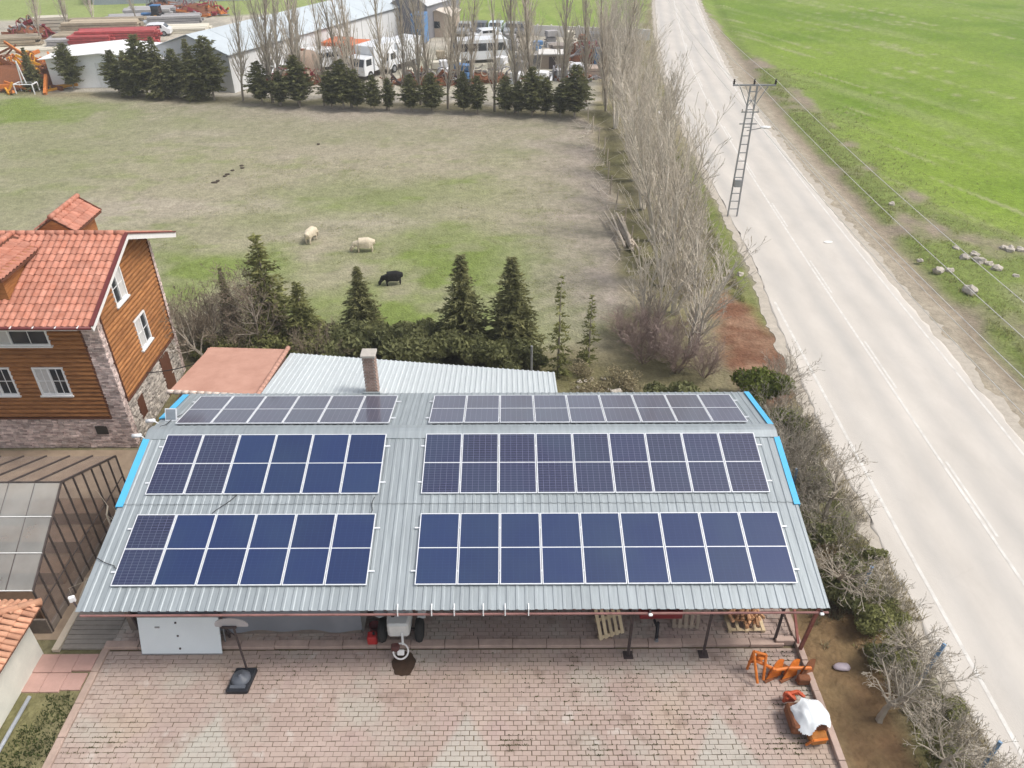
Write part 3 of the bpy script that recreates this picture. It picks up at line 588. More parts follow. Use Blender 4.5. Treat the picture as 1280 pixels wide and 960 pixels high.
vent=(-15.95,-15.62,.72,1.02)
courses('brickwork',m_brick,'x',-21.5,HX1+.0,0,ZF,HY0+.1,-1,holes=[vent])
courses('brickwork',m_brick,'x',HX1-CW,HX1+.0,ZF,T_(HY0)-.1,HY0+.1,-1)
courses('brickwork',m_brick,'y',HY0+.06,HY0+.42,0,T_(HY0)-.05,HX1-.1,1)
courses('stonework',m_stone,'y',HY0+.42,HY1-.36,0,ZG,HX1-.1,1,bl=.26,bh=.085,g=.016,jit=.012,holes=[(25.1,25.5,.7,1.5),(27.7,28.35,0,1.75)])
courses('brickwork',m_brick,'y',HY1-.36,HY1-.05,0,T_(HY1)-.05,HX1-.1,1)
MB(HB).bbox(vent[0]-.06,vent[1]+.06,HY0+.02,HY0+.09,vent[2]-.04,vent[3]+.05).build('vent',mat('vent_dark',(.04,.035,.03),.7),house)
MB(HB).bbox(HX1-.09,HX1-.02,25.05,25.55,.66,1.56).build('cellar_window',m_woodd,house)
MB(HB).bbox(HX1-.09,HX1-.02,27.6,28.45,0,1.84).build('side_door',m_woodd,house)
# log siding, every log a piece
WF=[(-20.6,-16.46,4.72,5.9),(-17.52,-16.38,2.55,3.78),(-19.6,-18.35,2.55,3.78)]   # front windows
WG=[(25.75,26.75,5.35,6.65),(26.55,27.55,2.95,4.25)]                            # gable windows
def log_piece(axis,a0,a1,z,h,plane,out):
    prof=[(0,-h/2),(.02,-h/2+.008),(.07,-h*.26),(.085,0),(.07,h*.26),(.02,h/2-.008),(0,h/2)]
    b=hb()
    if axis=='x': b.prism([(a0,plane+out*d,z+q) for d,q in prof],(a1-a0,0,0))
    else: b.prism([(plane+out*d,a0,z+q) for d,q in prof],(0,a1-a0,0))
    b.build('siding_log',m_wood,house)
def cut(a0,a1,z,wins):
    segs=[(a0,a1)]
    for w0,w1,q0,q1 in wins:
        if q0<z<q1:
            ns=[]
            for s0,s1 in segs:
                if w1<=s0 or w0>=s1: ns.append((s0,s1))
                else:
                    if w0-s0>.05: ns.append((s0,w0))
                    if s1-w1>.05: ns.append((w1,s1))
            segs=ns
    return segs
LH=.19
z=ZF+LH/2
while z<T_(HY0)-.05:
    for a0,a1 in cut(-21.5,HX1-CW-.02,z,WF): log_piece('x',a0,a1,z,LH,HY0+.1,-1)
    z+=LH
z=ZG+LH/2
sl_=(HRZ-HEZ)/((EY1-EY0)/2)
while z<HRZ-.4:
    half=(HRZ-.26-z)/sl_; a0=max(HY0+.44,HRY-half); a1=min(HY1-.38,HRY+half)
    if a1-a0>.15:
        for q0,q1 in cut(a0,a1,z,WG): log_piece('y',q0,q1,z,LH,HX1-.1,1)
    z+=LH
hb().bbox(-21.5,HX1-CW-.02,HY0+.0,HY0+.12,ZF-.05,ZF+.0).build('sill_beam',m_woodd,house)
hb().bbox(HX1-CW-.06,HX1-CW-.0,HY0+.02,HY0+.12,ZF,T_(HY0)-.1).build('corner_trim',m_woodd,house)
hb().bbox(HX1-.1,HX1+.0,HY0+.42,HY0+.46,ZG,T_(HY0+.4)).build('corner_trim',m_woodd,house)
hb().bbox(HX1-.1,HX1+.0,HY1-.38,HY1-.35,ZG,T_(HY1-.4)).build('corner_trim',m_woodd,house)
hb().bbox(HX1-.1,HX1+.01,HY0+.44,HY1-.38,ZG-.05,ZG).build('sill_beam',m_woodd,house)
def window(axis,a0,a1,z0,z1,plane,out,parts,dark):
    w_=MB(HB); f=.065
    def bx(m,u0,u1,q0,q1,d0,d1):
        lo,hi=sorted((plane+out*d0,plane+out*d1))
        if axis=='x': m.bbox(u0,u1,lo,hi,q0,q1)
        else: m.bbox(lo,hi,u0,u1,q0,q1)
    for q0,q1 in ((z0,z0+f),(z1-f,z1)): bx(w_,a0,a1,q0,q1,.0,.09)
    n_=parts
    for k in range(n_+1):
        u=a0+(a1-a0-f)*k/n_; bx(w_,u,u+f,z0+f+.001,z1-f-.001,.0,.09)
    win=w_.build('window',m_white,house)
    for k in range(n_):
        u0=a0+(a1-a0-f)*k/n_+f; u1=a0+(a1-a0-f)*(k+1)/n_
        g=MB(HB); bx(g,u0+.001,u1-.001,z0+f+.002,z1-f-.002,.02,.035); g.build('pane',m_glass if k in dark else m_curt,win)
        if k not in dark or True:
            b=MB(HB); mid=(z0+z1)/2; bx(b,u0,u1,mid-.012,mid+.012,.036,.05)
            if axis=='x': bx(b,(u0+u1)/2-.012,(u0+u1)/2+.012,z0+f,mid-.013,.036,.05); bx(b,(u0+u1)/2-.012,(u0+u1)/2+.012,mid+.013,z1-f,.036,.05)
            b.build('glazing_bar',m_white,win)
    s=MB(HB); bx(s,a0-.05,a1+.05,z0-.06,z0-.001,.0,.14); s.build('sill',m_white,win)
window('x',-20.6,-16.46,4.72,5.9,HY0+.1,-1,3,(2,)); window('x',-17.52,-16.38,2.55,3.78,HY0+.1,-1,2,(1,)); window('x',-19.6,-18.35,2.55,3.78,HY0+.1,-1,2,(1,))
window('y',25.75,26.75,5.35,6.65,HX1-.1,1,2,(0,)); window('y',26.55,27.55,2.95,4.25,HX1-.1,1,2,(1,))
# ---- roof: deck, soffit, tiles
def tile_mesh(w_,L,rise,name='tile'):
    prof=[]; N=7
    for i in range(N): t=i/(N-1); prof.append((w_*(t-.5)*1.06, rise*(math.sin(PI*min(1,t/.68)) if t<.68 else -.25*math.sin(PI*(t-.68)/.32))))
    b=MB(); vs=[]
    for y,dz in ((0,.018),(L*1.12,-.012)):
        for x,z in prof: vs.append((x,y,z+dz))
    for x,z in prof: vs.append((x,0,z-.004))
    b.add(vs,[(i,i+1,N+i+1,N+i) for i in range(N-1)]+[(2*N+i,2*N+i+1,i+1,i) for i in range(N-1)]); return b.mesh(name,m_tile,smooth=False)
tmesh=tile_mesh(.235,.335,.045)
deck=hb(); t=.1
hp=[(EY0,HEZ),(HRY,HRZ),(EY1,HEZ)]
deck.prism([(HX0-.3,EY0,HEZ-.02),(HX0-.3,HRY,HRZ-.02),(HX0-.3,EY1,HEZ-.02),(HX0-.3,EY1,HEZ-.14),(HX0-.3,HRY,HRZ-.14),(HX0-.3,EY0,HEZ-.14)],(VX-.03-HX0+.3,0,0))
roof=deck.build('roof',mat('roof_deck_white',(.66,.63,.60),.8,var=.05),house)
ang=math.atan((HRZ-HEZ)/((EY1-EY0)/2)); SL=math.hypot(EY1-EY0,2*(HRZ-HEZ))/2
rest=MB(HB); tiles=[]
nr=13; TP=SL/13
DX0,DX1=-19.9,-17.15    # front dormer footprint, tiles there are left out
for j in range(nr):
    s=j*TP; y=EY0+s*math.cos(ang)-.03; z=HEZ+s*math.sin(ang)+.01
    for i in range(33):
        x=VX-.2-i*.235
        tiles.append((x,y,z))
tiles.sort(key=lambda p:-p[0])
for k,p in enumerate(tiles):
    if k<300: obj('roof_tile',tmesh,roof,Vector(p)-Vector(HB),(ang,0,random.gauss(0,.008)))
    else:
        M_=Matrix.Translation(p)@Matrix.Rotation(ang,4,'X'); rest.add([M_@v.co for v in tmesh.vertices],[tuple(f.vertices) for f in tmesh.polygons])
for j in range(nr):            # far slope
    s=j*TP; y=EY1-s*math.cos(ang)+.03; z=HEZ+s*math.sin(ang)+.01; M_=Matrix.Translation((0,y,z))@Matrix.Rotation(PI,4,'Z')@Matrix.Rotation(ang,4,'X')
    for i in range(33):
        x=VX-.2-i*.235; rest.add([M_@v.co+Vector((x,0,0)) for v in tmesh.vertices],[tuple(f.vertices) for f in tmesh.polygons])
tag(rest.build('roof_tiling',m_tile,roof),kind='stuff')
for i in range(22):
    x=VX-.05-i*.36; b=hb(); b.tube((x,HRY,HRZ+.02),(x-.38,HRY,HRZ+.035),.12,.105,10); b.build('ridge_tile',m_tile,roof,smooth=True)
for y0,z0 in ((EY0,HEZ),(EY1,HEZ)):
    b=hb(); b.bar((VX+.0,y0,z0+.03),(VX+.0,HRY,HRZ+.03),.14,.05); b.build('verge_flashing',m_maroon,roof)
    b=hb(); b.bar((VX+.01,y0,z0-.11),(VX+.01,HRY,HRZ-.11),.04,.2); b.build('barge_board',mat('white_board',(.72,.70,.68),.6,var=.05),roof)
b=hb(); b.tube((HX0,EY0-.06,HEZ-.02),(VX,EY0-.06,HEZ-.02),.065,None,8); b.build('gutter',m_maroon,roof,smooth=True)
for i in range(9): hb().box((VX-.4-i*.75,EY0-.09,HEZ+.035),(.03,.15,.03)).build('gutter_clip',m_white,roof)
b=hb(); b.bbox(HX0,HX1+.02,EY0+.02,HY0+.08,HEZ-.17,HEZ-.145); b.build('soffit',mat('white_board',(.7,.7,.7)),roof)
# ---- dormers
def dormer(xc,yf,yb_,zb,zw,wd,dirn,rise=.5):
    d=hb(); d.bbox(xc-wd/2,xc+wd/2,min(yf,yb_),max(yf,yb_),zb,zw); d.prism([(xc-wd/2,yf,zw),(xc+wd/2,yf,zw),(xc,yf,zw+rise)],(0,yb_-yf,0)); dm=d.build('dormer',m_wood,house)
    s=-1 if yb_>yf else 1   # outward sign
    ov=.3; yo=yf+s*ov; L=abs(yb_-yo); hw=wd/2+.2; zr=zw+rise+.12; ze=zw-.06
    for sd_ in (-1,1):
        a2=math.atan2(zr-ze,hw); n_=int(math.hypot(hw,zr-ze)/.335)+1
        p=hb(); y0,y1=sorted((yo,yb_)); p.prism([(xc,y0,zr-.03),(xc+sd_*hw,y0,ze-.03),(xc+sd_*hw,y0,ze-.1),(xc,y0,zr-.1)],(0,y1-y0,0)); p.build('dormer_roof',m_woodd,dm)
        for r_ in range(n_):
            for k in range(int(L/.235)):
                y=y0+.13+k*.235; q=hw-r_*.335*math.cos(a2); zz=ze+r_*.335*math.sin(a2)
                if q<.22: continue
                obj('tile',tmesh,dm,Vector((xc+sd_*q,y,zz))-Vector(HB),Matrix((( 0,-sd_*math.cos(a2),sd_*math.sin(a2)),(sd_,0,0),(0,math.sin(a2),math.cos(a2)))).to_euler())
        b=hb(); b.bar((xc+sd_*hw,yo,ze-.02),(xc,yo,zr-.02),.05,.12); b.build('barge_board',m_woodd,dm)
    for k in range(int(L/.34)+1):
        b=hb(); y=y0+k*.34; b.tube((xc,y,zr+.01),(xc,min(y+.36,y1+.1),zr+.02),.11,.095,8); b.build('ridge_tile',m_tile,dm,smooth=True)
    f=hb(); yy=yf+s*.03; f.bbox(xc-.55,xc+.55,yy-.03,yy+.03,zb+.22,zw-.05); f.build('window_frame',m_white,dm); g=hb(); g.bbox(xc-.48,xc+.48,yy-.04,yy+.04,zb+.3,zw-.12); g.build('pane',m_glass,dm)
dormer(-18.15,23.86,26.6,6.3,7.62,1.95,1,.16)
dormer(-16.95,29.2,27.35,6.6,7.75,1.2,-1,.36)
# cable from house to the flat roof
def wire(pts,r,name,label,cat,sag=.3,n=14,m=None):
    P=[]
    for a,b in zip(pts[:-1],pts[1:]):
        a=Vector(a); b=Vector(b)
        for k in range(n): t=k/n; p=a.lerp(b,t); p.z-=sag*4*t*(1-t); P.append(p)
    P.append(Vector(pts[-1])); mb=MB(); mb.path(P,r,5); return tag(mb.build(name,m or MATS['black_cable']),label,cat)
wire([(-14.58,26.2,2.1),(-12.1,26.4,2.62)],.02,'cable','black cable sagging from stone house base to the terracotta roof','cable',.12)
# ================================================================ glasshouse
GB=(-17.5,18.1,0); GX1=-13.72; GX0=-23.5; GR=3.42; ge0=(15.25,1.78); ge1=(21.1,1.98); gy=18.1
gh=thing('glasshouse','old glazed greenhouse with steel bars against the brick base of the house','greenhouse',GB)
def glass_mat(name,a,col):
    m=bpy.data.materials.new(name); m.use_nodes=True; n=m.node_tree.nodes; l=m.node_tree.links; b=n['Principled BSDF']; b.inputs['Base Color'].default_value=(*col,1); b.inputs['Roughness'].default_value=.12
    geo=n.new('ShaderNodeNewGeometry'); z=n.new('ShaderNodeTexNoise'); z.inputs['Scale'].default_value=1.1; z.inputs['Detail'].default_value=6; l.new(geo.outputs['Position'],z.inputs['Vector'])
    mr=n.new('ShaderNodeMapRange'); mr.inputs[1].default_value=.3; mr.inputs[2].default_value=.7; mr.inputs[3].default_value=a-.12; mr.inputs[4].default_value=a+.12; l.new(z.outputs[0],mr.inputs[0]); l.new(mr.outputs[0],b.inputs['Alpha']); return m
m_gl=glass_mat('sky_tinted_glass',.62,(.33,.33,.31)); m_gl2=glass_mat('reflection_tinted_glass',.42,(.26,.21,.19))  # pane colours carry painted reflections: grey for sky, brown for house brick
m_gsteel=mat('greenhouse_steel',(.07,.055,.05),.6,var=.3); m_putty=mat('white_glazing_tape',(.62,.62,.6),.7,var=.1)
k=(GR-ge0[1])/(gy-ge0[0])
for i in range(12):
    x1=GX1-i*.8; x0=x1-.8
    for j in range(3):
        y0=ge0[0]+j*(gy-ge0[0])/3; y1=y0+(gy-ge0[0])/3; z0=ge0[1]+(y0-ge0[0])*k; z1=ge0[1]+(y1-ge0[0])*k
        b=MB(GB); b.add([(x0+.01,y0+.01,z0+.004*j),(x1-.01,y0+.01,z0+.004*j),(x1-.01,y1,z1+.004*j),(x0+.01,y1,z1+.004*j)],[(0,1,2,3)]); b.build('roof_pane',m_gl,gh)
        MB(GB).bar((x0,y0,z0+.02),(x1,y0,z0+.02),.035,.012).build('glazing_strip',m_putty,gh)
    b=MB(GB); b.add([(x0+.01,gy,GR),(x1-.01,gy,GR),(x1-.01,ge1[0],ge1[1]),(x0+.01,ge1[0],ge1[1])],[(0,1,2,3)]); b.build('roof_pane',m_gl2,gh)
    MB(GB).bar((x1,ge0[0],ge0[1]-.02),(x1,gy,GR-.02),.03,.035).bar((x1,gy,GR+.02),(x1,ge1[0],ge1[1]+.02),.06,.05).build('rafter',m_gsteel,gh)
for i in range(13):
    y=ge0[0]+(ge1[0]-ge0[0])*i/12; zt=(ge0[1]+(y-ge0[0])*k) if y<gy else GR-(y-gy)*(GR-ge1[1])/(ge1[0]-gy)
    MB(GB).bar((GX1,y,0),(GX1,y,zt),.045,.045).build('side_bar',m_gsteel,gh)
    if i<12:
        y2=ge0[0]+(ge1[0]-ge0[0])*(i+1)/12; z2=(ge0[1]+(y2-ge0[0])*k) if y2<gy else GR-(y2-gy)*(GR-ge1[1])/(ge1[0]-gy)
        b=MB(GB); b.add([(GX1-.01,y+.02,.25),(GX1-.01,y2-.02,.25),(GX1-.01,y2-.02,z2-.02),(GX1-.01,y+.02,zt-.02)],[(0,1,2,3)]); b.build('side_pane',m_gl2,gh)
MB(GB).bar((GX1,ge0[0],ge0[1]),(GX1,gy,GR),.05,.05).bar((GX1,gy,GR),(GX1,ge1[0],ge1[1]),.05,.05).bar((GX0,gy,GR),(GX1,gy,GR),.05,.05).bar((GX1,ge0[0],2-.9),(GX1,ge1[0],2-.9),.03,.03).build('frame',m_gsteel,gh)
MB(GB).bbox(GX0,GX1,ge0[0]-.08,ge0[0]-.02,0,.6).bbox(GX1-.08,GX1+.0,ge0[0],ge1[0],0,.24).build('plinth',m_wallin,gh)
b=MB(GB)
for i in range(4): b.bbox(GX0+.5,GX1-.5,15.7+i*1.35,16.4+i*1.35,.0,.55)
b.build('staging',mat('brown_bench',(.22,.14,.09),.9,var=.25,scale=2),gh)
MB(GB).bbox(GX0,GX1-.1,ge0[0],ge1[0],-.005,.02).build('floor',mat('brown_earth_floor',(.21,.145,.10),.95,var=.2),gh)
# alley floor between greenhouse and shed
m_cardb=mat('bare_brown_earth',(.27,.20,.145),.95,var=.2,scale=1.5,col2=(.36,.28,.20))
tag(MB().bbox(-24,-11.3,14.95,23.9,-.2,-.01).build('alley_path',m_cardb),kind='structure')
m_slab=mat('ribbed_concrete_slab',(.27,.245,.215),.95,var=.15,scale=3,rnd=.06)
rp=thing('ramp','ribbed grey concrete ramp beside the left end of the shed','ramp',(-12.4,15,0))
for i in range(12): MB().bbox(-.75+i*.0,.72,-.42+i*.16,-.42+i*.16+.145,0,.07+.012*i).build('slab_strip',m_slab,rp)
MB().bbox(-.98,-.78,-.5,1.7,0,.12).build('edge',mat('cream_plaster',(.52,.45,.36),.95,var=.1),rp)
m_pink=mat('pink_paving_slab',(.46,.29,.25),.9,var=.12,scale=2,rnd=.08)
ps=thing('paving_slabs','pink paving slabs bridging the sunken grass bed','paving',(-12.85,13.8,0))
for i in range(3):
    for j in range(2): MB().bbox(-.85+i*.56+j*.06,-.85+i*.56+.55+j*.06,-.62+j*.62+(.06 if i==2 else 0),-.62+j*.62+.61,-.30,.02+.02*j).build('slab',m_pink,ps,bevel=.01)
MB().bbox(-.75,.8,-.66,-.625,-.42,-.05).build('front_face',m_slab,ps)
# sunken grass bed
tag(MB().bbox(-13.15,-11.95,4.5,13.15,-.34,-.045+.0).build('grass_bed',mat('dark_bed_soil',(.06,.06,.025),.95,var=.6,scale=2.2,col2=(.15,.10,.05))),kind='structure')
tag(MB().tube((-13.3,4.5,.06),(-13.28,13.0,.06),.055,None,10).build('grey_pipe',mat('grey_plastic_pipe',(.42,.45,.49),.45),smooth=True),'straight grey plastic pipe lying beside the sunken grass bed','pipe')
# ================================================================ small tiled outbuilding, lower left
OB=(-15.5,11.5,0); ob=thing('tiled_outbuilding','small pale outbuilding with orange barrel tile roof beside the grass bed','outbuilding',OB)
m_plaster=mat('pale_plaster',(.60,.60,.54),.95,var=.10,scale=2,col2=(.66,.65,.58))
WX=-13.62; 
b=MB(OB); b.prism([(WX,14.45,0),(WX,5,0),(-19,5,0),(-19,14.45,0)],(0,0,1.8)); b.build('wall',m_plaster,ob)
EX,EZo=-13.16,1.9; OY=14.72; rs=.42   # eave line and slope
def oz(x): return EZo+(EX-x)*rs
b=MB(OB); b.add([(EX,OY,EZo),(EX,4.6,EZo),(-18,4.6,oz(-18)),(-18,OY-4.84*.9,oz(-18))],[(3,2,1,0)]); b.add([(EX,OY,EZo),(-18,OY-4.84*.9,oz(-18)),(-18,OY,EZo)],[(2,1,0)])
b.v+=[(x,y,z-.08) for x,y,z in b.v]; b.f+=[tuple(i+7 for i in f[::-1]) for f in b.f]; deckO=b.build('roof',m_woodd,ob)
m_tile2=mat('weathered_barrel_tile',(.50,.24,.15),.8,var=.16,scale=3,rnd=.22,col2=(.60,.33,.21))
t2=MB(); N=7; vs=[]
for xx,dr,dz in ((0,1,.02),(-.40,.82,-.005)):
    for i in range(N): t=PI*i/(N-1); vs.append((xx,.085*dr*math.cos(t),.075*dr*math.sin(t)+dz))
t2.add(vs,[(i,i+1,N+i+1,N+i) for i in range(N-1)]+[tuple(range(N-1,-1,-1))]); t2=t2.mesh('barrel_tile',m_tile2,smooth=False)
cnt=0; a3=math.atan(rs); restt=MB(OB)
for r_ in range(13):
    x=EX+.04-r_*.34*math.cos(a3)
    for i in range(50):
        y=OY-.1-i*.185
        if y>OY-.12-(EX-x)*.9-.05: continue
        if x<-17.6 or y<4.7: continue
        if y>10.3 and x>-15.6: obj('barrel_tile',t2,deckO,Vector((x,y,oz(x)+.02))-Vector(OB),(random.gauss(0,.02),a3,random.gauss(0,.03))); cnt+=1
        else:
            M_=Matrix.Translation((x,y,oz(x)+.02))@Matrix.Rotation(a3,4,'Y'); restt.add([M_@v.co for v in t2.vertices],[tuple(f.vertices) for f in t2.polygons])
for r_ in range(10):   # north facet, tiles running to +Y
    y=OY+.03-r_*.32; 
    for i in range(24):
        x=EX-.12-i*.185
        if y>OY-(EX-x)*.0 and r_>0: continue
        if (OY-y)>(EX-x)*.9-.05: continue
        z=EZo+(OY-y)/.9*rs+.02; M_=Matrix.Translation((x,y,z))@Matrix.Rotation(PI/2,4,'Z')@Matrix.Rotation(math.atan(rs/.9),4,'Y'); restt.add([M_@v.co for v in t2.vertices],[tuple(f.vertices) for f in t2.polygons])
tag(restt.build('roof_tiling',m_tile2,deckO),kind='stuff')
for i in range(13):
    t0=i/13; p=Vector((EX,OY,EZo)).lerp(Vector((-18,OY-4.84*.9,oz(-18))),t0); q=Vector((EX,OY,EZo)).lerp(Vector((-18,OY-4.84*.9,oz(-18))),t0+.085)
    b=MB(OB); b.tube(p+Vector((0,0,.05)),q+Vector((0,0,.07)),.115,.10,8); b.build('hip_tile',m_tile2,deckO,smooth=True)
# ================================================================ vegetation
m_bark=mat('grey_bark',(.27,.235,.19),.95,var=.2,scale=4)
m_twig=mat('pale_twigs',(.50,.445,.37),.95,var=.15,scale=2,rnd=.15)
m_twigd=mat('brown_twigs',(.21,.17,.125),.95,var=.2,scale=2,rnd=.15)
m_twigv=mat('grey_scrub_twigs',(.33,.295,.24),.95,var=.2,scale=2,rnd=.15)
m_twigl=mat('bleached_branches',(.38,.335,.27),.95,var=.15,scale=2)
m_palebark=mat('pale_poplar_bark',(.58,.53,.45),.95,var=.15,scale=3)
m_twigp=mat('purplish_twigs',(.31,.235,.205),.95,var=.2,scale=2)
def leafmat(name,c1,c2):
    m=mat(name,c1,.75,var=.25,scale=1.2,col2=c2,rnd=.35,spec=.2)
    n=m.node_tree.nodes; l=m.node_tree.links; p=n['Principled BSDF']
    if 'Translucent BSDF' not in n:      # thin leaves let light through
        t=n.new('ShaderNodeBsdfTranslucent'); l.new(p.inputs['Base Color'].links[0].from_socket,t.inputs['Color']); x=n.new('ShaderNodeMixShader'); x.inputs[0].default_value=.42; o=n['Material Output']; l.new(p.outputs[0],x.inputs[1]); l.new(t.outputs[0],x.inputs[2]); l.new(x.outputs[0],o.inputs['Surface'])
    return m
m_con=leafmat('spruce_needles',(.18,.19,.085),(.29,.285,.13))
m_con2=leafmat('pine_needles',(.20,.215,.08),(.30,.30,.12))
m_dark=leafmat('dark_evergreen_leaves',(.14,.155,.07),(.235,.24,.105))
m_brt=leafmat('bright_shrub_leaves',(.12,.16,.03),(.19,.22,.05))
m_dryl=leafmat('dry_leaves',(.30,.26,.15),(.42,.36,.23))
class TB:            # fast tapered-tube collector, 3 sided twigs
    def __init__(s): s.v=[]; s.f=[]
    def seg(s,a,b,r0,r1,n=3):
        d=b-a
        if d.length<1e-5: return
        d=d.normalized(); u=d.orthogonal().normalized(); w_=d.cross(u); k=len(s.v)
        for p,r in((a,r0),(b,r1)):
            for i in range(n): t=2*PI*i/n; s.v.append(p+u*(r*math.cos(t))+w_*(r*math.sin(t)))
        for i in range(n): s.f.append((k+i,k+(i+1)%n,k+n+(i+1)%n,k+n+i))
    def mesh(s,name,m):
        me=bpy.data.meshes.new(name); me.from_pydata(s.v,[],s.f); me.materials.append(m); return me
def rv(r): return Vector((r.gauss(0,1),r.gauss(0,1),r.gauss(0,1))).normalized()
def grow(r,tr,tw,p,d,L,rad,depth,P,lvl=0):
    """grow one branch as a bent chain of segments with children"""
    n=max(2,int(L/P['seg'])); q=p.copy(); dd=d.copy(); tgt=tr if lvl<=P['tl'] else tw
    for i in range(n):
        dd=(dd+rv(r)*P['wob']+Vector((0,0,P['up']))*(1 if lvl else .3)).normalized(); nq=q+dd*(L/n); r0=rad*(1-.75*i/n); r1=rad*(1-.75*(i+1)/n)
        tgt.seg(q,nq,max(r0,P['min']),max(r1,P['min']),5 if lvl<=P['tl'] else 3); q=nq
        if depth>0 and (i+1)/n>P['bare'][min(lvl,len(P['bare'])-1)]:
            for k in range(P['kids'][min(lvl,len(P['kids'])-1)]):
                if r.random()<P['prob']:
                    a=r.uniform(*P['ang']); side=dd.cross(rv(r)).normalized(); nd=(dd*math.cos(a)+side*math.sin(a)).normalized()
                    f=1-(i+1)/n*P['short']
                    grow(r,tr,tw,q,nd,L*P['ratio']*r.uniform(.6,1.1)*f,r1*.6,depth-1,P,lvl+1)
POP=dict(seg=.55,wob=.07,up=.16,tl=0,min=.007,bare=(.12,.1,.1),kids=(4,2,2),prob=.8,ang=(.3,.65),short=.55,ratio=.36)
MULTI=dict(seg=.5,wob=.10,up=.10,tl=0,min=.008,bare=(.15,.15,.1),kids=(3,2,2),prob=.62,ang=(.25,.55),short=.4,ratio=.42)
ORCH=dict(seg=.30,wob=.20,up=.07,tl=1,min=.008,bare=(.35,.15,.1),kids=(3,2,2),prob=.72,ang=(.5,1.05),short=.2,ratio=.58)
SCRUB=dict(seg=.22,wob=.22,up=.08,tl=0,min=.005,bare=(.2,.1,.1),kids=(3,2,2),prob=.75,ang=(.3,.8),short=.3,ratio=.5)
def tree_proto(seed,P,h,rad,stems,spread,depth,bark,twig):
    r=random.Random(seed); tr=TB(); tw=TB()
    for s in range(stems):
        a=2*PI*s/stems+r.random(); k=spread*r.uniform(.5,1.2) if stems>1 else 0
        d=Vector((math.cos(a)*k,math.sin(a)*k,1)).normalized(); grow(r,tr,tw,Vector((math.cos(a),math.sin(a),0))*(.12*(stems>1))+Vector((0,0,-.1)),d,h*r.uniform(.8,1.05),rad,depth,P)
    return tr.mesh('trunk',bark),tw.mesh('crown',twig)
def plant(name,label,cat,proto,loc,rz,sc=(1,1,1),group=None):
    o=thing(name,label,cat,loc,rz,group); o.scale=sc
    for n_,me in zip(('trunk','crown'),proto): obj(n_,me,o)
    return o
pops=[tree_proto(10+i,POP,11.5,.13,1,0,3,m_bark,m_twig) for i in range(4)]
mult=[tree_proto(30+i,MULTI,7.6,.085,5,.17,3,m_palebark,m_twig) for i in range(4)]
orch=[tree_proto(50+i,ORCH,3.2,.13,1,0,4,m_twigl,m_twigl) for i in range(3)]
scr=[tree_proto(70+i,SCRUB,1.9,.028,11,.75,3,m_twigd,m_twigd) for i in range(3)]
scrg=[tree_proto(90+i,SCRUB,1.8,.020,11,.8,3,m_twigv,m_twigv) for i in range(2)]
rr=random.Random(4)
print('tree tris',[len(a.polygons)+len(b.polygons) for a,b in pops+mult+orch+scr])
# ---- conifers
def conifer_proto(seed,h,rad,m,dens=1.,droop=.25,bare=.06,open_=0.,blunt=False):
    r=random.Random(seed); tk=MB(); tk.tube((0,0,-.1),(0,0,h*.96),h*.018,.012,6); V=[];F=[]
    z=h*bare
    while z<h*.99:
        t=(z-h*bare)/(h*(1-bare)); Rr=(rad*(1-t)**.85*(.85+.25*r.random())+.05) if not blunt else rad*(.62+.5*r.random())*(1-t**3)*(.55+.45*min(1,t*4))+.06; n=max(4,int((5+6*(1-t))*dens)); a0=r.random()*6.28
        for k in range(n):
            if r.random()<open_: continue
            a=a0+2*PI*k/n+r.gauss(0,.2); L=Rr*r.uniform(.6,1.12); st=max(3,int(L/.13)); el=r.uniform(-.05,.35)*(1 if t<.6 else 1.5)
            for i in range(st):
                u=(i+.7)/st; p=Vector((math.cos(a)*L*u,math.sin(a)*L*u,z+L*(el*u-droop*u*u)))
                for q in range(3):
                    s=(.10+.12*(1-u)+.05)*r.uniform(.7,1.3)*(.55+.45*min(1,Rr)); aa=a+r.uniform(-1.3,1.3); e=r.uniform(-.5,.55)
                    d=Vector((math.cos(aa)*math.cos(e),math.sin(aa)*math.cos(e),math.sin(e)))*s*1.5; wv=d.cross(rv(r)).normalized()*s*.33
                    b=len(V); V+=[p-wv,p+wv,p+d]; F.append((b,b+1,b+2))
        z+=h*.028*r.uniform(.8,1.2)/max(.6,dens)
    me=bpy.data.meshes.new('crown'); me.from_pydata(V,[],F); me.materials.append(m); return tk.mesh('trunk',m_bark),me
con=[conifer_proto(100+i,5.,1.25,m_con,1.1) for i in range(3)]; con2=[conifer_proto(110+i,5.,1.25,m_con2,.9,open_=.1) for i in range(3)]
thin=[conifer_proto(120+i,5.,.95,m_con2,.6,open_=.35) for i in range(2)]
hedg=[conifer_proto(130+i,3.6,1.0,m_dark,1.0,.05,bare=.16,open_=.12,blunt=True) for i in range(4)]
# foreground-of-pasture conifers: (base px, height m, width factor, proto, label)
def con_at(px,py,h,wf,proto,label,grp=None,name='conifer'):
    p=G(px,py); plant(name,label,'conifer',proto,(p.x,p.y,-.05),rr.random()*6,(h/5*wf,h/5*wf,h/5),grp)
con_at(345,428,5.6,1.2,con2[0],'tallest feathery conifer in the scrub behind the terracotta roof')
con_at(295,425,3.9,.6,con[1],'narrow dark blue green conifer among bare shrubs near the house')
con_at(385,440,3.8,1.35,con2[1],'ragged olive conifer beside the tallest feathery conifer')
con_at(455,413,3.5,1.25,con[0],'broad dark conifer standing in front of the black sheep')
con_at(580,436,4.9,1.15,con[1],'dense cone shaped spruce first behind the pale lean to roof')
con_at(640,440,5.0,1.2,con[2],'dense cone shaped spruce nearer the narrow young conifers')
con_at(697,470,5.0,.75,thin[0],'slender see through young conifer at the lean to corner')
con_at(735,455,3.7,.9,thin[1],'slender pale conifer beside the dried flower bed')
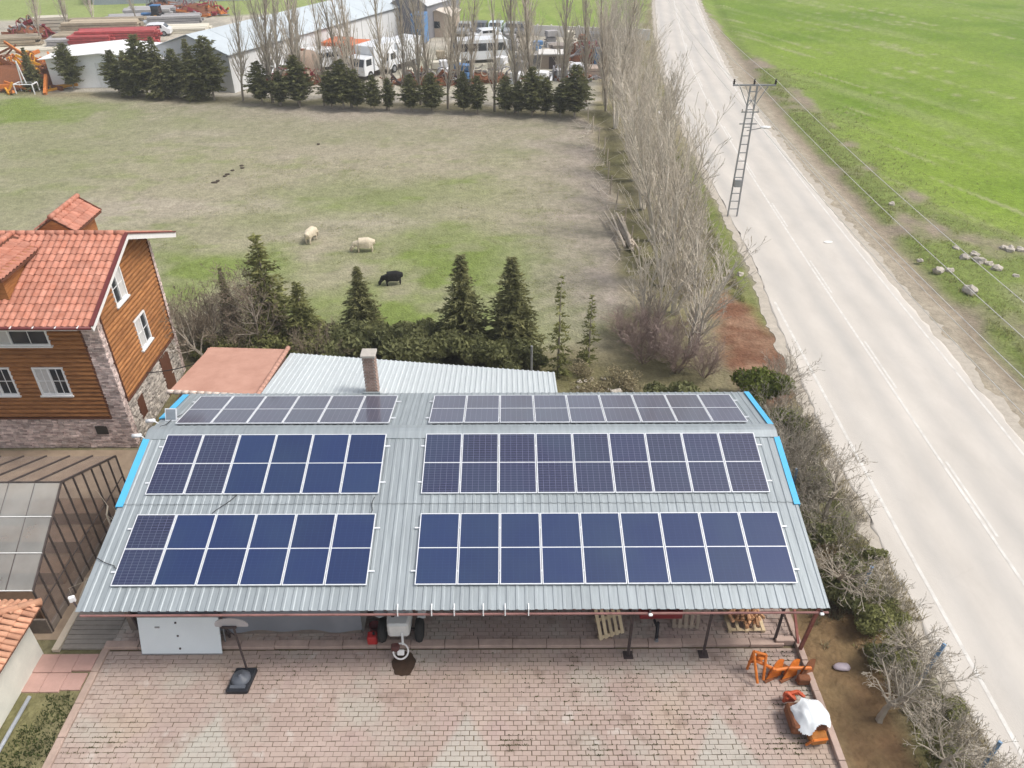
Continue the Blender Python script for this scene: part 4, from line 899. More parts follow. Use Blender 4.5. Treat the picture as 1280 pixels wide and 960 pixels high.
# ---- hedge row between pasture and yard
hx=[(93,112),(45,112),(150,118),(166,120),(185,121),(205,122),(226,122),(246,124),(268,125),(328,130),(352,132),(375,133),(415,135),(430,136),(447,137),(468,138),(487,138),(514,139),(540,140),(580,141),(597,142),(632,143),(648,144),(665,145),(682,145),(700,146),(718,147)]
for i,(px,py) in enumerate(hx):
    p=G(px,py); tall=px<300
    h=(5.0 if tall else 3.8)*rr.uniform(.75,1.22); 
    if px in (45,93): h*=.8
    pr=hedg[i%4] if not tall else (con[i%3] if i%2 else hedg[i%4]); hh=3.6 if pr in hedg else 5.
    wf=1.2 if tall else rr.uniform(1.0,1.45)
    if px<60: lab,gr='lone small olive green conifer beside the heap of orange frames',None
    elif px<120: lab,gr='dark conifer standing against the white shed wall',None
    elif tall: lab,gr='dark conifer in the tall clump before the pale grey warehouse','tall conifers before the warehouse'
    else: lab,gr=ORD[len(hx)-1-i]+' evergreen from the road end of the far pasture hedge','evergreens of the pasture hedge'
    plant('conifer',lab,'conifer',pr,(p.x,p.y,-.05),rr.random()*6,(h/hh*wf*.9,h/hh*wf*.9,h/hh),gr)
# ---- bare poplars: row behind the hedge
for i,px in enumerate((300,322,345,366,398,412,436,482,505,523,560,572,618,640,683,712,757,772)):
    p=G(px,133+(px-300)*.03); s=rr.uniform(.85,1.15)
    plant('bare_poplar','tall leafless poplar in the row behind the far pasture hedge','tree',pops[i%4],(p.x+rr.gauss(0,.4),p.y+rr.uniform(.5,2.5),0),rr.random()*6,(s*1.05,s*1.05,s*1.1),'bare poplars along the far hedge')
# far corner poplars upper left
for px,py in ((60,60),(95,52),(150,42),(20,70)):
    p=G(px,py); plant('bare_poplar','thin leafless poplar standing in the scrapyard near the lumber stacks','tree',pops[int(px)%4],(p.x,p.y+6,0),rr.random()*6,(.8,.8,.9),'bare poplars in the scrapyard')
# ---- multi-stem poplars beside the road ditch
for i,(x,y,s) in enumerate([(8.7,30.8,1.0),(7.2,32.6,.85),(8.4,34.8,.95),(8.6,38.5,1.0),(9.3,41.5,.95),(10.2,39.5,.75),(8.9,44.5,1.0),(10.6,46.5,.95),(9.2,49.5,1.0),(10.8,52.5,1.0),(9.3,55,1.0),(11,58.5,1.0),(9.4,61.5,1.0),(11.2,65,1.0),(9.5,68,1.0),(11.3,71.5,1.05),(9.6,75,1.0),(11.8,79,1.0),(10.2,83,1.0),(12.4,88,1.0),(11.2,93,1.0)]):
    lab='bare fan shaped poplar thicket between the pasture ditch and the road'; gr='bare poplars along the road ditch'
    if i==0: lab,gr='pale stemmed bare poplar beside the red soil patch',None
    plant('bare_poplar',lab,'tree',mult[i%4],(x+rr.gauss(0,.2),y,-.1),rr.random()*6,(s*rr.uniform(.85,1.15),s*rr.uniform(.85,1.15),s*rr.uniform(.72,1.15)),gr)
for i,(px,py) in enumerate(((335,141),(380,142),(450,144),(540,147),(590,148),(660,150),(730,152))):
    p=G(px,py-14); s=rr.uniform(.8,1.1)
    plant('bare_poplar','tall leafless poplar in the row behind the far pasture hedge','tree',pops[(i+2)%4],(p.x+rr.gauss(0,.6),p.y+rr.uniform(1,3.5),0),rr.random()*6,(s*.9,s*.9,s*1.1),'bare poplars along the far hedge')
# ---- leafy shrubs
def bush_proto(seed,n,m,size=.09,rad=(1,1,.8),lobes=9):
    r=random.Random(seed); V=[];F=[]; L=[(rv(r)*r.uniform(.25,.75),r.uniform(.28,.5)) for _ in range(lobes)]
    for k in range(n):
        c,rd=r.choice(L); d=rv(r); p=c+d*rd*r.uniform(.55,1.05); p=Vector((p.x*rad[0],p.y*rad[1],max(.02,(p.z*.6+.55)*rad[2]*1.2)))
        s=size*r.uniform(.6,1.4); a=(d+rv(r)*.9).normalized(); u=a.orthogonal().normalized(); w_=a.cross(u); t=r.random()*6.28; u,w_=u*math.cos(t)+w_*math.sin(t),w_*math.cos(t)-u*math.sin(t)
        b=len(V); V+=[p-u*s,p+w_*s*.45,p+u*s,p-w_*s*.45]; F.append((b,b+1,b+2,b+3))
    me=bpy.data.meshes.new('foliage'); me.from_pydata(V,[],F); me.materials.append(m)
    tk=MB(); 
    for q in range(5): a=q*1.257; tk.tube((0,0,-.05),(math.cos(a)*.4*rad[0],math.sin(a)*.4*rad[1],.8*rad[2]),.03,.012,5)
    return tk.mesh('stem',m_bark),me
bd=[bush_proto(200+i,5200,m_dark,.085) for i in range(3)]; bb=[bush_proto(210+i,4200,m_brt,.07) for i in range(2)]; bo=[bush_proto(220+i,2600,m_con2,.075) for i in range(2)]; bdry=[bush_proto(230,1300,m_dryl,.06)]
def shrub(label,proto,loc,sc,group=None,name='shrub'):
    o=thing(name,label,'shrub',loc,rr.random()*6,group); o.scale=sc
    for n_,me in zip(('stem','foliage'),proto): obj(n_,me,o)
for i,(px,py,sx,sz) in enumerate([(415,455,1.5,1.4),(455,452,1.7,1.6),(500,458,1.5,1.5),(545,462,1.5,1.6),(590,466,1.5,1.6),(635,470,1.4,1.6),(665,468,.8,1.1),(520,440,1.5,1.3),(610,448,1.5,1.3),(480,446,1.5,1.3),(565,446,1.5,1.3),(435,446,1.3,1.2),(355,450,1.3,1.2),(310,448,1.0,.9)]):
    p=G(px,py); shrub('dark glossy evergreen shrub crowding behind the pale lean to roof',bd[i%3],(p.x,p.y+.6,0),(sx,sx*.85,sz),'evergreen shrubs behind the lean to')
for i,(x,y,s) in enumerate([(6.2,26.0,1.2),(7.6,25.4,1.5),(8.9,25.2,1.3)]): shrub('dark evergreen shrub at the back right corner of the shed',bd[i%3],(x,y,0),(s,s,s*1.05),'evergreen shrubs at the shed corner')
shrub('bright yellow green rounded shrub below the red soil patch',bb[0],(10.6,27.0,0),(1.35,1.25,1.6))
shrub('loose yellow green shrub on the road side of the rounded bright shrub',bb[1],(10.9,24.6,0),(1.0,1.0,1.0))
for i,(x,y,s) in enumerate([(10.1,18.6,.95),(10.4,16.6,1.15),(10.8,15.2,.85),(10.0,20.5,.8),(10.6,14.0,.65)]):
    shrub('dark green conifer like shrub growing between shed and road',(bd[1],bd[0],bo[0],bd[2],bo[0])[i],(x,y,0),(s*.9,s,s),'evergreen shrubs between shed and road')
for i,(x,y,s) in enumerate([(3.6,27.4,1.0),(4.6,26.6,.9),(5.2,28.2,1.0),(4.2,25.6,.8),(3.2,29.2,.7)]): shrub('dried straw coloured flower shrub in the rubble bed behind the roof',bdry[0],(x,y,0),(s,s,s*.8),'dried shrubs in the rubble bed')
for i,(x,y,s) in enumerate([(9.6,23.4,.8),(10.8,22.6,.7),(10.2,19.6,.8),(11.3,21.2,.6),(11.6,23.6,.6),(9.3,20.2,.6),(12.1,18.0,.5),(11.6,15.6,.6),(12.0,12.4,.55),(11.2,10.6,.6)]):
    shrub('low olive shrub tangled in the grey scrub beside the road',bo[i%2],(x,y,0),(s,s,s*.8),'olive shrubs in the verge scrub')
for i,(px,py,s) in enumerate([(262,452,1.1),(290,452,1.2),(330,452,1.3),(375,456,1.3),(395,444,1.2),(420,448,1.1),(345,436,1.1)]):
    p=G(px,py); shrub('loose olive shrub among the bare bushes behind the terracotta roof',bo[i%2],(p.x,p.y+.5,0),(s,s,s*1.1),'olive shrubs behind the terracotta roof')
# ---- bare scrub and orchard trees
for i,(px,py,s) in enumerate([(240,440,1.1),(265,435,1.2),(285,445,1.0),(315,440,1.0),(400,455,.9),(250,420,1.0)]):
    p=G(px,py); plant('bare_shrub','leafless tangled shrub between the timber house and the terracotta roof' if px<340 else 'leafless brown shrub in front of the feathery conifers','shrub',scr[i%3],(p.x,p.y,0),rr.random()*6,(s,s,s*1.1),'bare shrubs by the house' if px<340 else 'bare shrubs by the conifers')
pl=[tree_proto(95+i,SCRUB,2.6,.03,12,.6,3,m_twigp,m_twigp) for i in range(1)]
for i,(x,y,s) in enumerate([(6.2,30.2,.75),(7.6,29.4,.8),(5.6,32,.6),(8.8,29.0,.6),(7.0,31.4,.7)]): plant('bare_shrub','purplish leafless shrub at the foot of the roadside poplars','shrub',pl[0],(x,y,0),rr.random()*6,(s,s,s),'purplish bare shrubs below the poplars')
for i,(x,y,s) in enumerate([(9.9,22.6,1.2),(10.6,21.4,1.2),(11.3,22.8,.85),(9.7,21.0,1.0),(11.0,20.0,.95),(11.4,24.8,.9),(11.0,26.2,.95),(11.2,18.7,.85),(12.0,28.2,.9),(11.3,13.2,.8),(11.2,11.6,.85),(11.6,10.2,.8),(10.9,12.6,.75),(11.4,16.2,.7),(9.6,19.2,.9),(10.2,21.8,1.0),(10.8,23.4,1.0)]):
    plant('bare_shrub','grey leafless scrub along the verge between shed and road','shrub',scrg[i%2],(x,y,0),rr.random()*6,(s,s,s*.9),'bare scrub along the verge')
for i,(x,y,s,lab) in enumerate([(10.0,12.2,.8,'gnarled leafless fruit tree on bare soil by the tarp covered machine'),(10.3,16.8,.85,'spreading leafless fruit tree above the evergreen shrubs beside the shed'),(11.2,20.0,.85,'leafless fruit tree leaning over the road edge'),(11.0,8.8,.85,'leafless fruit tree at the near end of the soil strip'),(11.2,14.4,.65,'small leafless fruit tree beside the blue post'),(10.8,10.6,.75,'low leafless fruit tree between two larger ones on the soil strip')]):
    plant('fruit_tree',lab,'tree',orch[i%3],(x,y,0),rr.random()*6,(s,s,s*.85))
for i,(px,py,s) in enumerate([(270,455,1.1),(320,445,1.0)]):
    p=G(px,py); plant('fruit_tree','dark trunked leafless tree beside the house back corner','tree',tree_proto(60+i,ORCH,3.0,.09,2,.3,4,m_bark,m_twigd),(p.x,p.y,0),rr.random()*6,(s,s,s),'bare trees by the house corner')
# vine along the greenhouse side
r=random.Random(9); vt=TB()
for k in range(7):
    p=Vector((-13.35+r.uniform(0,.6),15.4+k*.5,0)); 
    for q in range(14):
        n_=p+Vector((r.gauss(.02,.08),r.uniform(.12,.42),r.uniform(.02,.26) if p.z<2.6 else r.uniform(-.15,.1))); vt.seg(p,n_,.034,.028,4)
        if r.random()<.6:
            e=n_+Vector((r.gauss(0,.2),r.gauss(.1,.25),r.gauss(.1,.2))); vt.seg(n_,e,.011,.006,3); vt.seg(e,e+rv(r)*.3,.007,.004,3)
        p=n_
tag(obj('climbing_vine',vt.mesh('climbing_vine',m_twigl)),'bare climbing vine sprawling along the greenhouse side','vine')
# ---- grass tufts
def tufts(name,label,m,fn,n,hgt,seed):
    g=np.random.default_rng(seed); P=fn(g,n); n=len(P); B=5
    a=g.random((n,B))*6.28; h=hgt*(.5+g.random((n,B))); le=.35+.5*g.random((n,B)); wv=.012+.010*g.random((n,B)); sp=.05
    bx=P[:,None,0]+g.normal(0,sp,(n,B)); by=P[:,None,1]+g.normal(0,sp,(n,B)); bz=P[:,None,2]+0*bx
    V=np.stack([np.stack([bx-wv*np.sin(a),by+wv*np.cos(a),bz],-1),np.stack([bx+wv*np.sin(a),by-wv*np.cos(a),bz],-1),np.stack([bx+le*h*np.cos(a),by+le*h*np.sin(a),bz+h],-1)],2).reshape(-1,3)
    me=np_mesh(name,V,np.arange(len(V)).reshape(-1,3),m,3); return tag(obj(name,me),label,'grass',kind='stuff')
m_gr=leafmat('verge_grass_blades',(.26,.29,.09),(.38,.38,.17)); m_grd=leafmat('dry_grass_blades',(.30,.26,.15),(.40,.35,.22))
def f_left(g,n): y=g.uniform(7,60,n)**1.0; x=roadx(y)-4.75-np.abs(g.normal(0,.45,n)); k=~inpoly(x,y,RED)&(fbm(x*.9,y*.5,3)>.4); return np.stack([x,y,np.full(n,-.06)],-1)[k]
tufts('verge_grass','green and straw grass fringe between soil strip and road edge',m_gr,f_left,9000,.16,1)
def f_scr(g,n): y=g.uniform(7,45,n); x=g.uniform(9.2,12.6,n); k=fbm(x*.8,y*.8,3)>.46; k&=pdist(x,y,RED)>.6; k&=~inpoly(x,y,RED); k&=~((x<10.8)&(y<14.5)); return np.stack([x,y,np.full(n,-.06)],-1)[k]
tufts('scrub_grass','dry straw grass under the bare scrub beside the road',m_grd,f_scr,12000,.22,2)
def f_right(g,n): y=g.uniform(20,90,n); x=roadx(y)+6.4+g.gamma(2.,1.6,n); k=fbm(x*.35,y*.35,5)>.42; return np.stack([x,y,np.full(n,-.06)],-1)[k]
tufts('ditch_grass','clumpy green grass on the bank between road and crop field',m_gr,f_right,7000,.13,3)
def f_past(g,n): y=g.uniform(33,60,n); x=g.uniform(-22,5,n); k=fbm(x*.35,y*.35,5)>.5; return np.stack([x,y,np.full(n,-.06)],-1)[k]
tufts('pasture_grass','short patchy green grass growing across the near pasture',m_gr,f_past,14000,.07,4)
def f_bed(g,n): y=g.uniform(5,13.1,n); x=g.uniform(-13.1,-12.0,n); k=fbm(x*2,y*2,3)>.42; return np.stack([x,y,np.full(n,-.045)],-1)[k]
tufts('bed_grass','dark green grass filling the sunken bed by the yard',leafmat('bed_grass_blades',(.045,.07,.02),(.08,.10,.03)),f_bed,1300,.08,5)
# ================================================================ sheep
def sheep(name,label,loc,rz,wool,face,sc=1.):
    me=bpy.data.meshes.new('body'); V=[];E=[];S=[]
    def add(p,r,par=None):
        V.append(p); S.append(r); 
        if par is not None: E.append((par,len(V)-1))
        return len(V)-1
    hip=add((-.38,0,.61),(.24,.26)); mid=add((0,0,.60),(.28,.30),hip); sh=add((.34,0,.61),(.23,.26),mid); nk=add((.56,0,.56),(.13,.15),sh); hd0=add((.70,0,.36),(.10,.11),nk); mz=add((.80,0,.16),(.06,.07),hd0)
    rp=add((-.56,0,.60),(.16,.18),hip); tl=add((-.63,0,.44),(.05,.05),rp)
    for sx,par in((-.42,hip),(.34,sh)):
        for sy in(-1,1):
            k=add((sx,sy*.13,.36),(.085,.085),par); k2=add((sx+(-.05 if sx<0 else .01),sy*.13,.2),(.045,.045),k); add((sx,sy*.13,.015),(.038,.038),k2)
    for sy in(-1,1): add((.64,sy*.14,.40),(.035,.03),hd0)
    me.from_pydata(V,E,[]); o=thing(name,label,'sheep',loc,rz); o.scale=(sc,)*3; b=obj('body',me,o); me.materials.append(wool)
    md=b.modifiers.new('skin','SKIN'); 
    for i,r_ in enumerate(S): me.skin_vertices[0].data[i].radius=r_
    me.skin_vertices[0].data[1].use_root=True; b.modifiers.new('sub','SUBSURF').render_levels=2; b.modifiers['sub'].levels=2
    tx=bpy.data.textures.new('wool','CLOUDS'); tx.noise_scale=.07; dm=b.modifiers.new('wool','DISPLACE'); dm.texture=tx; dm.strength=.03
    f=MB(); f.blob((.78,0,.22),(.09,.075,.15),2,.1,2); f.build('face',face,o,smooth=True)
    return o
m_wool=mat('cream_wool',(.62,.54,.41),.95,var=.12,scale=8,bump=.5,bscale=40); m_face=mat('sheep_face',(.42,.34,.26),.9,var=.15); m_bwool=mat('black_wool',(.012,.012,.012),.9,var=.3,scale=10,bump=.5,bscale=40)
def gp(px,py): p=G(px,py); return (p.x,p.y,-.04)
sheep('sheep','cream sheep grazing with its rump towards the hedge, farther of the two',gp(390,301),R(75),m_wool,m_face,1.0)
sheep('sheep','cream sheep grazing side on, nearer the black sheep',gp(456,314),R(188),m_wool,m_face,1.0)
sheep('sheep','black sheep grazing on green grass near the spruces',gp(491,355),R(195),m_bwool,m_bwool,.9)
# ================================================================ power line
PY=(14.55,47.7,0); m_galv=mat('galvanised_lattice',(.30,.31,.32),.5,metal=.4,var=.15); m_porc=mat('insulator_porcelain',(.55,.5,.45),.3,var=.1); m_porcd=mat('dark_insulator',(.05,.04,.04),.4)
py_=thing('lattice_pylon','galvanised steel ladder pole with crossarm and street lamp beside the road','pylon',PY)
b=MB(); h=8.1; w0,w1=.30,.20
for s in(-1,1): b.bar((s*w0,0,0),(s*w1,0,h),.07,.09)
b.build('leg',m_galv,py_)
for i in range(15):
    z=.5+i*.52; wz=w0+(w1-w0)*z/h; MB().bar((-wz,0,z),(wz,0,z),.04,.05).build('rung',m_galv,py_)
arm=MB().bar((-1.25,0,8.15),(1.3,0,8.15),.08,.09).bar((-.85,0,8.12),(-.2,0,6.9),.04,.04).bar((.85,0,8.12),(.2,0,6.9),.04,.04).bar((-.2,0,6.9),(.5,0,8.1),.03,.03).bar((.2,0,6.9),(-.5,0,8.1),.03,.03).build('crossarm',m_galv,py_)
for z in(6.6,5.9): MB().bar((-.5,0,z),(.55,0,z),.05,.06).build('lower_arm',m_galv,py_)
for x in(-1.2,.0,1.25): MB().lathe((x,0,8.2),[(.03,0),(.075,.04),(.05,.1),(.08,.14),(.05,.2),(.07,.24),(.02,.3)],10).build('insulator',m_porcd,arm,smooth=True)
for x in(-.45,-.2,.2,.5): MB().lathe((x,0,6.64),[(.02,0),(.05,.03),(.03,.08),(.05,.1),(.02,.14)],8).build('insulator',m_porc,arm,smooth=True)
lp=MB().bar((0,-.05,5.5),(.75,-.35,5.75),.04,.04).build('lamp_arm',m_galv,py_); MB().blob((.98,-.45,5.82),(.33,.16,.09),1,.05).build('lamp_head',mat('lamp_white',(.72,.72,.72),.4),py_,smooth=True)
MB().bbox(-.22,.22,-.18,-.04,2.0,2.45).build('fuse_box',m_galv,py_)
m_wire=mat('bare_conductor',(.62,.60,.56),.5,var=.05)
nx_=Vector((15.3,-2.0,0)); fx_=Vector((17.8,97,0))
for x,l_ in((-1.2,'leftmost'),(0,'middle'),(1.25,'field side')):
    wire([fx_+Vector((x,0,8.4)),Vector(PY)+Vector((x,0,8.45)),nx_+Vector((x,0,8.4))],.013,'power_line','bare overhead conductor on the top crossarm, '+l_+' of three','power line',.7,24,m_wire)
for x,l_ in((-.2,'road side'),(.5,'field side')):
    wire([fx_+Vector((x,0,6.7)),Vector(PY)+Vector((x,0,6.75)),nx_+Vector((x,0,6.7))],.012,'power_line','low overhead cable on the short lower arm, '+l_+' one','power line',.7,24,m_wire)
# ================================================================ rocks, logs, fence posts
m_rock=mat('pale_limestone',(.43,.39,.335),.95,var=.2,scale=3,bump=.3)
rk=[MB().blob((0,0,.12),(.5,.4,.32),s,.5,2,1.6).mesh('rock',m_rock) for s in range(3)]
for i,(px,py,s) in enumerate([(1173,338,.9),(1188,338,.7),(1205,322,1.0),(1225,327,1.1),(1236,330,.8),(1246,336,1.0),(1262,312,1.0),(1255,310,.7),(1212,364,1.3),(1275,312,.8),(1115,255,.7),(1195,310,.6),(1218,318,.8),(1270,345,.6),(1150,325,.5)]):
    p=G(px,py); o=obj('rock',rk[i%3],None,(p.x,p.y,-.08),(0,0,rr.random()*6)); s*=.72; o.scale=(s,s,s); tag(o,'pale limestone rock dumped on the bank between road and crop field','rock','rocks on the field bank')
for i,(px,py,s) in enumerate([(912,341,.5),(925,343,.45),(905,349,.4)]):
    p=G(px,py); o=obj('rock',rk[i],None,(p.x,p.y,-.05),(0,0,i)); o.scale=(s,s,s); tag(o,'small white stone at the top of the red soil patch','rock','stones by the red soil')
r=random.Random(12)
for i in range(46):
    p=Vector((r.uniform(3.0,5.6),r.uniform(24.0,29.0),-.02)); s=r.uniform(.12,.4); o=obj('rubble_stone',rk[i%3],None,p,(0,0,r.random()*6)); o.scale=(s,s,s); tag(o,'small stone in the rubble bed behind the shed roof','stone','stones of the rubble bed')
m_log=mat('peeled_log',(.42,.36,.29),.9,var=.25,scale=3,rnd=.2)
for i in range(13):
    x=7.3+r.gauss(0,.28)+.0; z=.09+.13*(i%3); o=MB((x,45,0)).tube((x,42.6+r.uniform(-.5,.4),z),(x+r.gauss(-.25,.2),47.2+r.uniform(-.9,.9),z+r.uniform(0,.1)),.075,.055,7).build('log',m_log,None,loc=(x,45,0)); tag(o,'long grey pole in the log pile at the pasture edge','log','poles of the log pile')
for i in range(12):
    y=37.5+i*2.9; x=7.0+.25*math.sin(i)+(.15 if y<45 else .35); o=MB().tube((0,0,-.1),(r.gauss(0,.08),r.gauss(0,.08),1.25),.05,.04,6).build('fence_post',m_log,None,loc=(x,y,0)); tag(o,'grey wooden fence post along the right edge of the pasture','post','fence posts of the pasture')
fr=TB()
for i in range(120):
    y=r.uniform(37,70); p=Vector((6.7+r.gauss(0,.35),y,.02)); d=Vector((r.gauss(0,.5),r.gauss(0,1),r.uniform(0,.5))).normalized(); fr.seg(p,p+d*r.uniform(.6,2.2),.02,.006,3)
tag(obj('brushwood',fr.mesh('brushwood',m_twig)),'pale cut brushwood scattered along the pasture fence','brushwood',kind='stuff')
m_bluep=mat('blue_paint_post',(.17,.28,.42),.7,var=.2,scale=6)
for p0,p1 in(((11.3,13.1,0),(11.9,13.5,1.5)),((11.9,10.7,0),(12.2,10.9,1.1)),((10.9,16.2,.6),(11.0,16.3,1.5)),((10.2,20.9,.2),(10.3,21.2,1.2))):
    o=MB(p0).bar(p0,p1,.09,.09).build('blue_post',m_bluep,None,loc=p0); tag(o,'leaning blue painted fence post in the scrub by the road','post','blue posts by the road')
p=G(735,452,.0); st=MB().box((0,0,.25),(.5,.25,.5),Matrix.Rotation(.3,3,'Z')).build('stone_block',m_rock,None,bevel=.04,loc=(4.6,27.2,.0)); tag(st,'squared pale stone block standing in the rubble bed','stone')
fp=MB().tube((0,0,0),(0,0,2.1),.05,None,8).build('steel_post',m_galv,None,loc=(1.0,28.2,0)); tag(fp,'grey steel pipe post behind the lean to roof corner','post')
rl=MB((0,0,0)).bar((2.0,24.6,1.0),(5.4,24.2,1.0),.06,.05).bar((2.2,24.55,0),(2.2,24.55,1.0),.06,.06).bar((5.2,24.22,0),(5.2,24.22,1.0),.06,.06).build('rail_fence',m_log); tag(rl,'low wooden rail fence right behind the back of the shed roof','fence')
# ================================================================ things in the yard
m_wp=MATS['white_plastic']; m_blk=mat('black_plastic',(.018,.02,.026),.5,var=.2); m_rub=mat('rubber',(.025,.025,.025),.85,var=.2)
wb=thing('white_panel_table','white folded table top leaning on the kerb with three small knobs','table',(-9.56,14.42,0))
q=Matrix.Rotation(-.33,3,'X')
MB().box(q@Vector((0,0,.62)),(2.34,.045,1.2),q).build('board',mat('white_laminate',(.74,.80,.82),.35,var=.03,scale=1.5),wb,bevel=.008)
MB().box(q@Vector((0,.0,.01)),(2.36,.06,.03),q).box(q@Vector((0,0,1.235)),(2.36,.06,.03),q).build('edge_rail',m_galv,wb)
for z in(.2,.62,1.05): MB().box(q@Vector((-.02-.05*z,-.03,z)),(.05,.03,.05),q).build('knob',m_darksteel,wb)
MB().box(q@Vector((-.62,-.026,.9)),(.14,.012,.05),q).build('label_plate',m_galv,wb)
MB().path([(-1.2,.1,.02),(-1.24,.42,.5),(-1.22,.5,1.15)],.022).path([(-1.1,.3,.02),(-1.1,.5,1.1)],.02).path([(1.19,.3,.02),(1.19,.5,1.1)],.02).build('leg_frame',m_galv,wb)
bh=thing('basketball_stand','portable basketball stand with black base and grey fan shaped backboard','basketball stand',(-7.55,13.5,0))
MB().prism([(-.33,-.42,0),(.27,-.42,0),(.36,.35,0),(-.24,.35,0)],(0,0,.16)).build('base',m_blk,bh,bevel=.03)
MB().lathe((-.0,-.02,.16),[(.27,0),(.27,.03),(.2,.09),(.06,.12),(.05,.17),(0,.18)],18).build('water_cap',mat('dark_grey_plastic',(.09,.1,.12),.45),bh,smooth=True)
MB().bbox(-.22,.2,-.36,-.26,.16,.2).build('handle',mat('dark_grey_plastic',(.09,.1,.12)),bh)
MB().tube((.06,.32,.1),(.02,.36,1.9),.032,None,8).path([(.02,.36,1.5),(-.25,.42,1.8)],.016).build('pole',m_darksteel,bh)
MB().bar((-.3,.36,1.88),(.1,.36,1.88),.05,.06).build('bracket',m_darksteel,bh)
pts=[(-.48*1.0,.4,1.86),(.40,.4,1.86)]+[(-.04+.46*math.cos(t)*1.0,.4,1.93+.28*math.sin(t)) for t in np.linspace(0,PI,14)]
MB().prism(pts,(0,.02,0)).build('backboard',mat('frosted_acrylic',(.46,.44,.45),.3,var=.03,trans=.85),bh)
# small white tractor
tt=thing('small_tractor','small white bonneted tractor parked under the shed eave','tractor',(-3.2,15.1,.09))
m_wpaint=mat('old_white_paint',(.66,.67,.65),.45,var=.10,scale=3)
MB().prism([(-.3,-.6,.5),(.3,-.6,.5),(.34,-.3,.5),(.34,.6,.5),(-.34,.6,.5),(-.34,-.3,.5)],(0,0,.55)).build('bonnet',m_wpaint,tt,bevel=.06)
for x,y in((-.16,-.3),(-.16,.05),(.18,-.2)): MB().box((x,y,1.055),(.09,.035,.02)).build('louvre',m_darksteel,tt)
MB().lathe((.12,.32,1.05),[(.09,0),(.09,.05),(0,.06)],12).build('filler_cap',mat('brown_cap',(.16,.07,.05),.5),tt)
for x in(-.52,.56):
    ty=MB().ring((x,-.2,.36),.26,.12,'X',20,8).build('wheel',m_rub,tt,smooth=True); MB().ring((x,-.2,.36),.12,.07,'X',14,6).build('rim',m_galv,ty,smooth=True)
MB().bbox(-.5,.5,-.24,-.16,.32,.40).build('axle',m_darksteel,tt)
MB().blob((-.58,.18,.78),(.22,.3,.1),3,.1).build('mudguard',mat('grey_mudguard',(.38,.40,.41),.5),tt,smooth=True)
MB().prism([(.5,-.05,.66),(.74,-.05,.66),(.74,.7,.95),(.5,.7,.95)],(0,0,.05)).build('mudguard',m_wpaint,tt,bevel=.01)
MB().bar((.12,-.6,.75),(.14,-.78,.42),.06,.05).build('front_bracket',m_wpaint,tt)
rq=Matrix.Rotation(.7,3,'X')
MB().ring((.08,-.9,.28),.215,.026,'Z',26,8,rq).build('flywheel',mat('white_enamel',(.78,.76,.74),.35,var=.03),tt,smooth=True)
MB().box((.08,-.92,.25),(.2,.16,.1),rq).build('hub',mat('white_enamel',(.78,.76,.74)),tt,bevel=.02); MB().box((-.08,-.82,.34),(.24,.2,.2)).build('gearbox',mat('oily_red',(.10,.035,.03),.5),tt,bevel=.03)
rc=thing('jerrycan','red plastic jerrycan standing on the kerb beside the white tractor','jerrycan',(-4.02,14.72,.12))
MB().prism([(-.14,-.12,0),(.14,-.12,0),(.16,.0,0),(.14,.14,0),(-.14,.14,0)],(0,0,.32)).build('body',mat('red_plastic',(.42,.03,.03),.45,var=.08),rc,bevel=.03)
MB().tube((.05,.02,.3),(.05,.02,.38),.04).build('cap',m_blk,rc); MB().bar((-.1,.05,.36),(.02,.05,.36),.03,.03).build('handle',mat('red_plastic',(.42,.03,.03)),rc)
o=thing('bucket','dark red bucket behind the red jerrycan','bucket',(-4.0,15.1,.09)); MB().lathe((0,0,0),[(.0,0),(.13,0),(.17,.32),(.16,.32),(.12,.03),(0,.03)],16).build('pail',mat('dark_red_plastic',(.16,.012,.018),.5),o,smooth=True); MB().ring((0,0,.32),.17,.01).build('rim',m_darksteel,o)
o=thing('leaning_board','grey plank leaning in the dark opening beside the tarpaulin wall','board',(-4.35,15.3,.09)); MB().box((0,0,.5),(.22,.04,1.1),Matrix.Rotation(-.3,3,'X')@Matrix.Rotation(.2,3,'Y')).build('plank',mat('weathered_plank',(.26,.25,.23),.9),o); MB().box((0,.03,.5),(.05,.03,1.0),Matrix.Rotation(-.3,3,'X')@Matrix.Rotation(.2,3,'Y')).build('batten',mat('weathered_plank',(.26,.25,.23)),o)
# pallets
m_pal=mat('pale_pallet_wood',(.56,.45,.29),.85,var=.15,scale=5,rnd=.15); m_palg=mat('grey_pallet_wood',(.33,.27,.21),.9,var=.2,scale=5,rnd=.15)
def pallet(label,loc,rot,m,w_=.8,L=1.2,cat='pallet'):
    o=thing('wooden_pallet',label,cat,loc); o.rotation_euler=rot
    for i in range(5): MB().bbox(-w_/2+i*(w_-.1)/4,-w_/2+i*(w_-.1)/4+.1,0,L,.10,.122).build('slat',m,o)
    for y in(.02,L/2-.05,L-.12): MB().bbox(-w_/2,w_/2,y,y+.1,.078,.099).build('crosspiece',m,o)
    for y in(.02,L/2-.05,L-.12):
        for x in(-w_/2+.05,0,w_/2-.05): MB().box((x,y+.05,.04),(.1,.1,.076)).build('block',m,o)
    return o
pallet('pale wooden pallet propped upright at the edge of the shed floor',(3.02,14.92,.1),(R(58),0,R(20)),m_pal)
pallet('weathered grey pallet leaning on the red trailer under the eave',(5.3,15.25,.1),(R(75),0,R(-3)),m_palg)
pallet('low pallet loaded with split firewood under the eave',(7.1,14.98,.09),(0,0,0),m_pal,1.1,1.0)
m_fw=mat('split_firewood',(.50,.28,.15),.9,var=.25,scale=6,rnd=.3); r=random.Random(31)
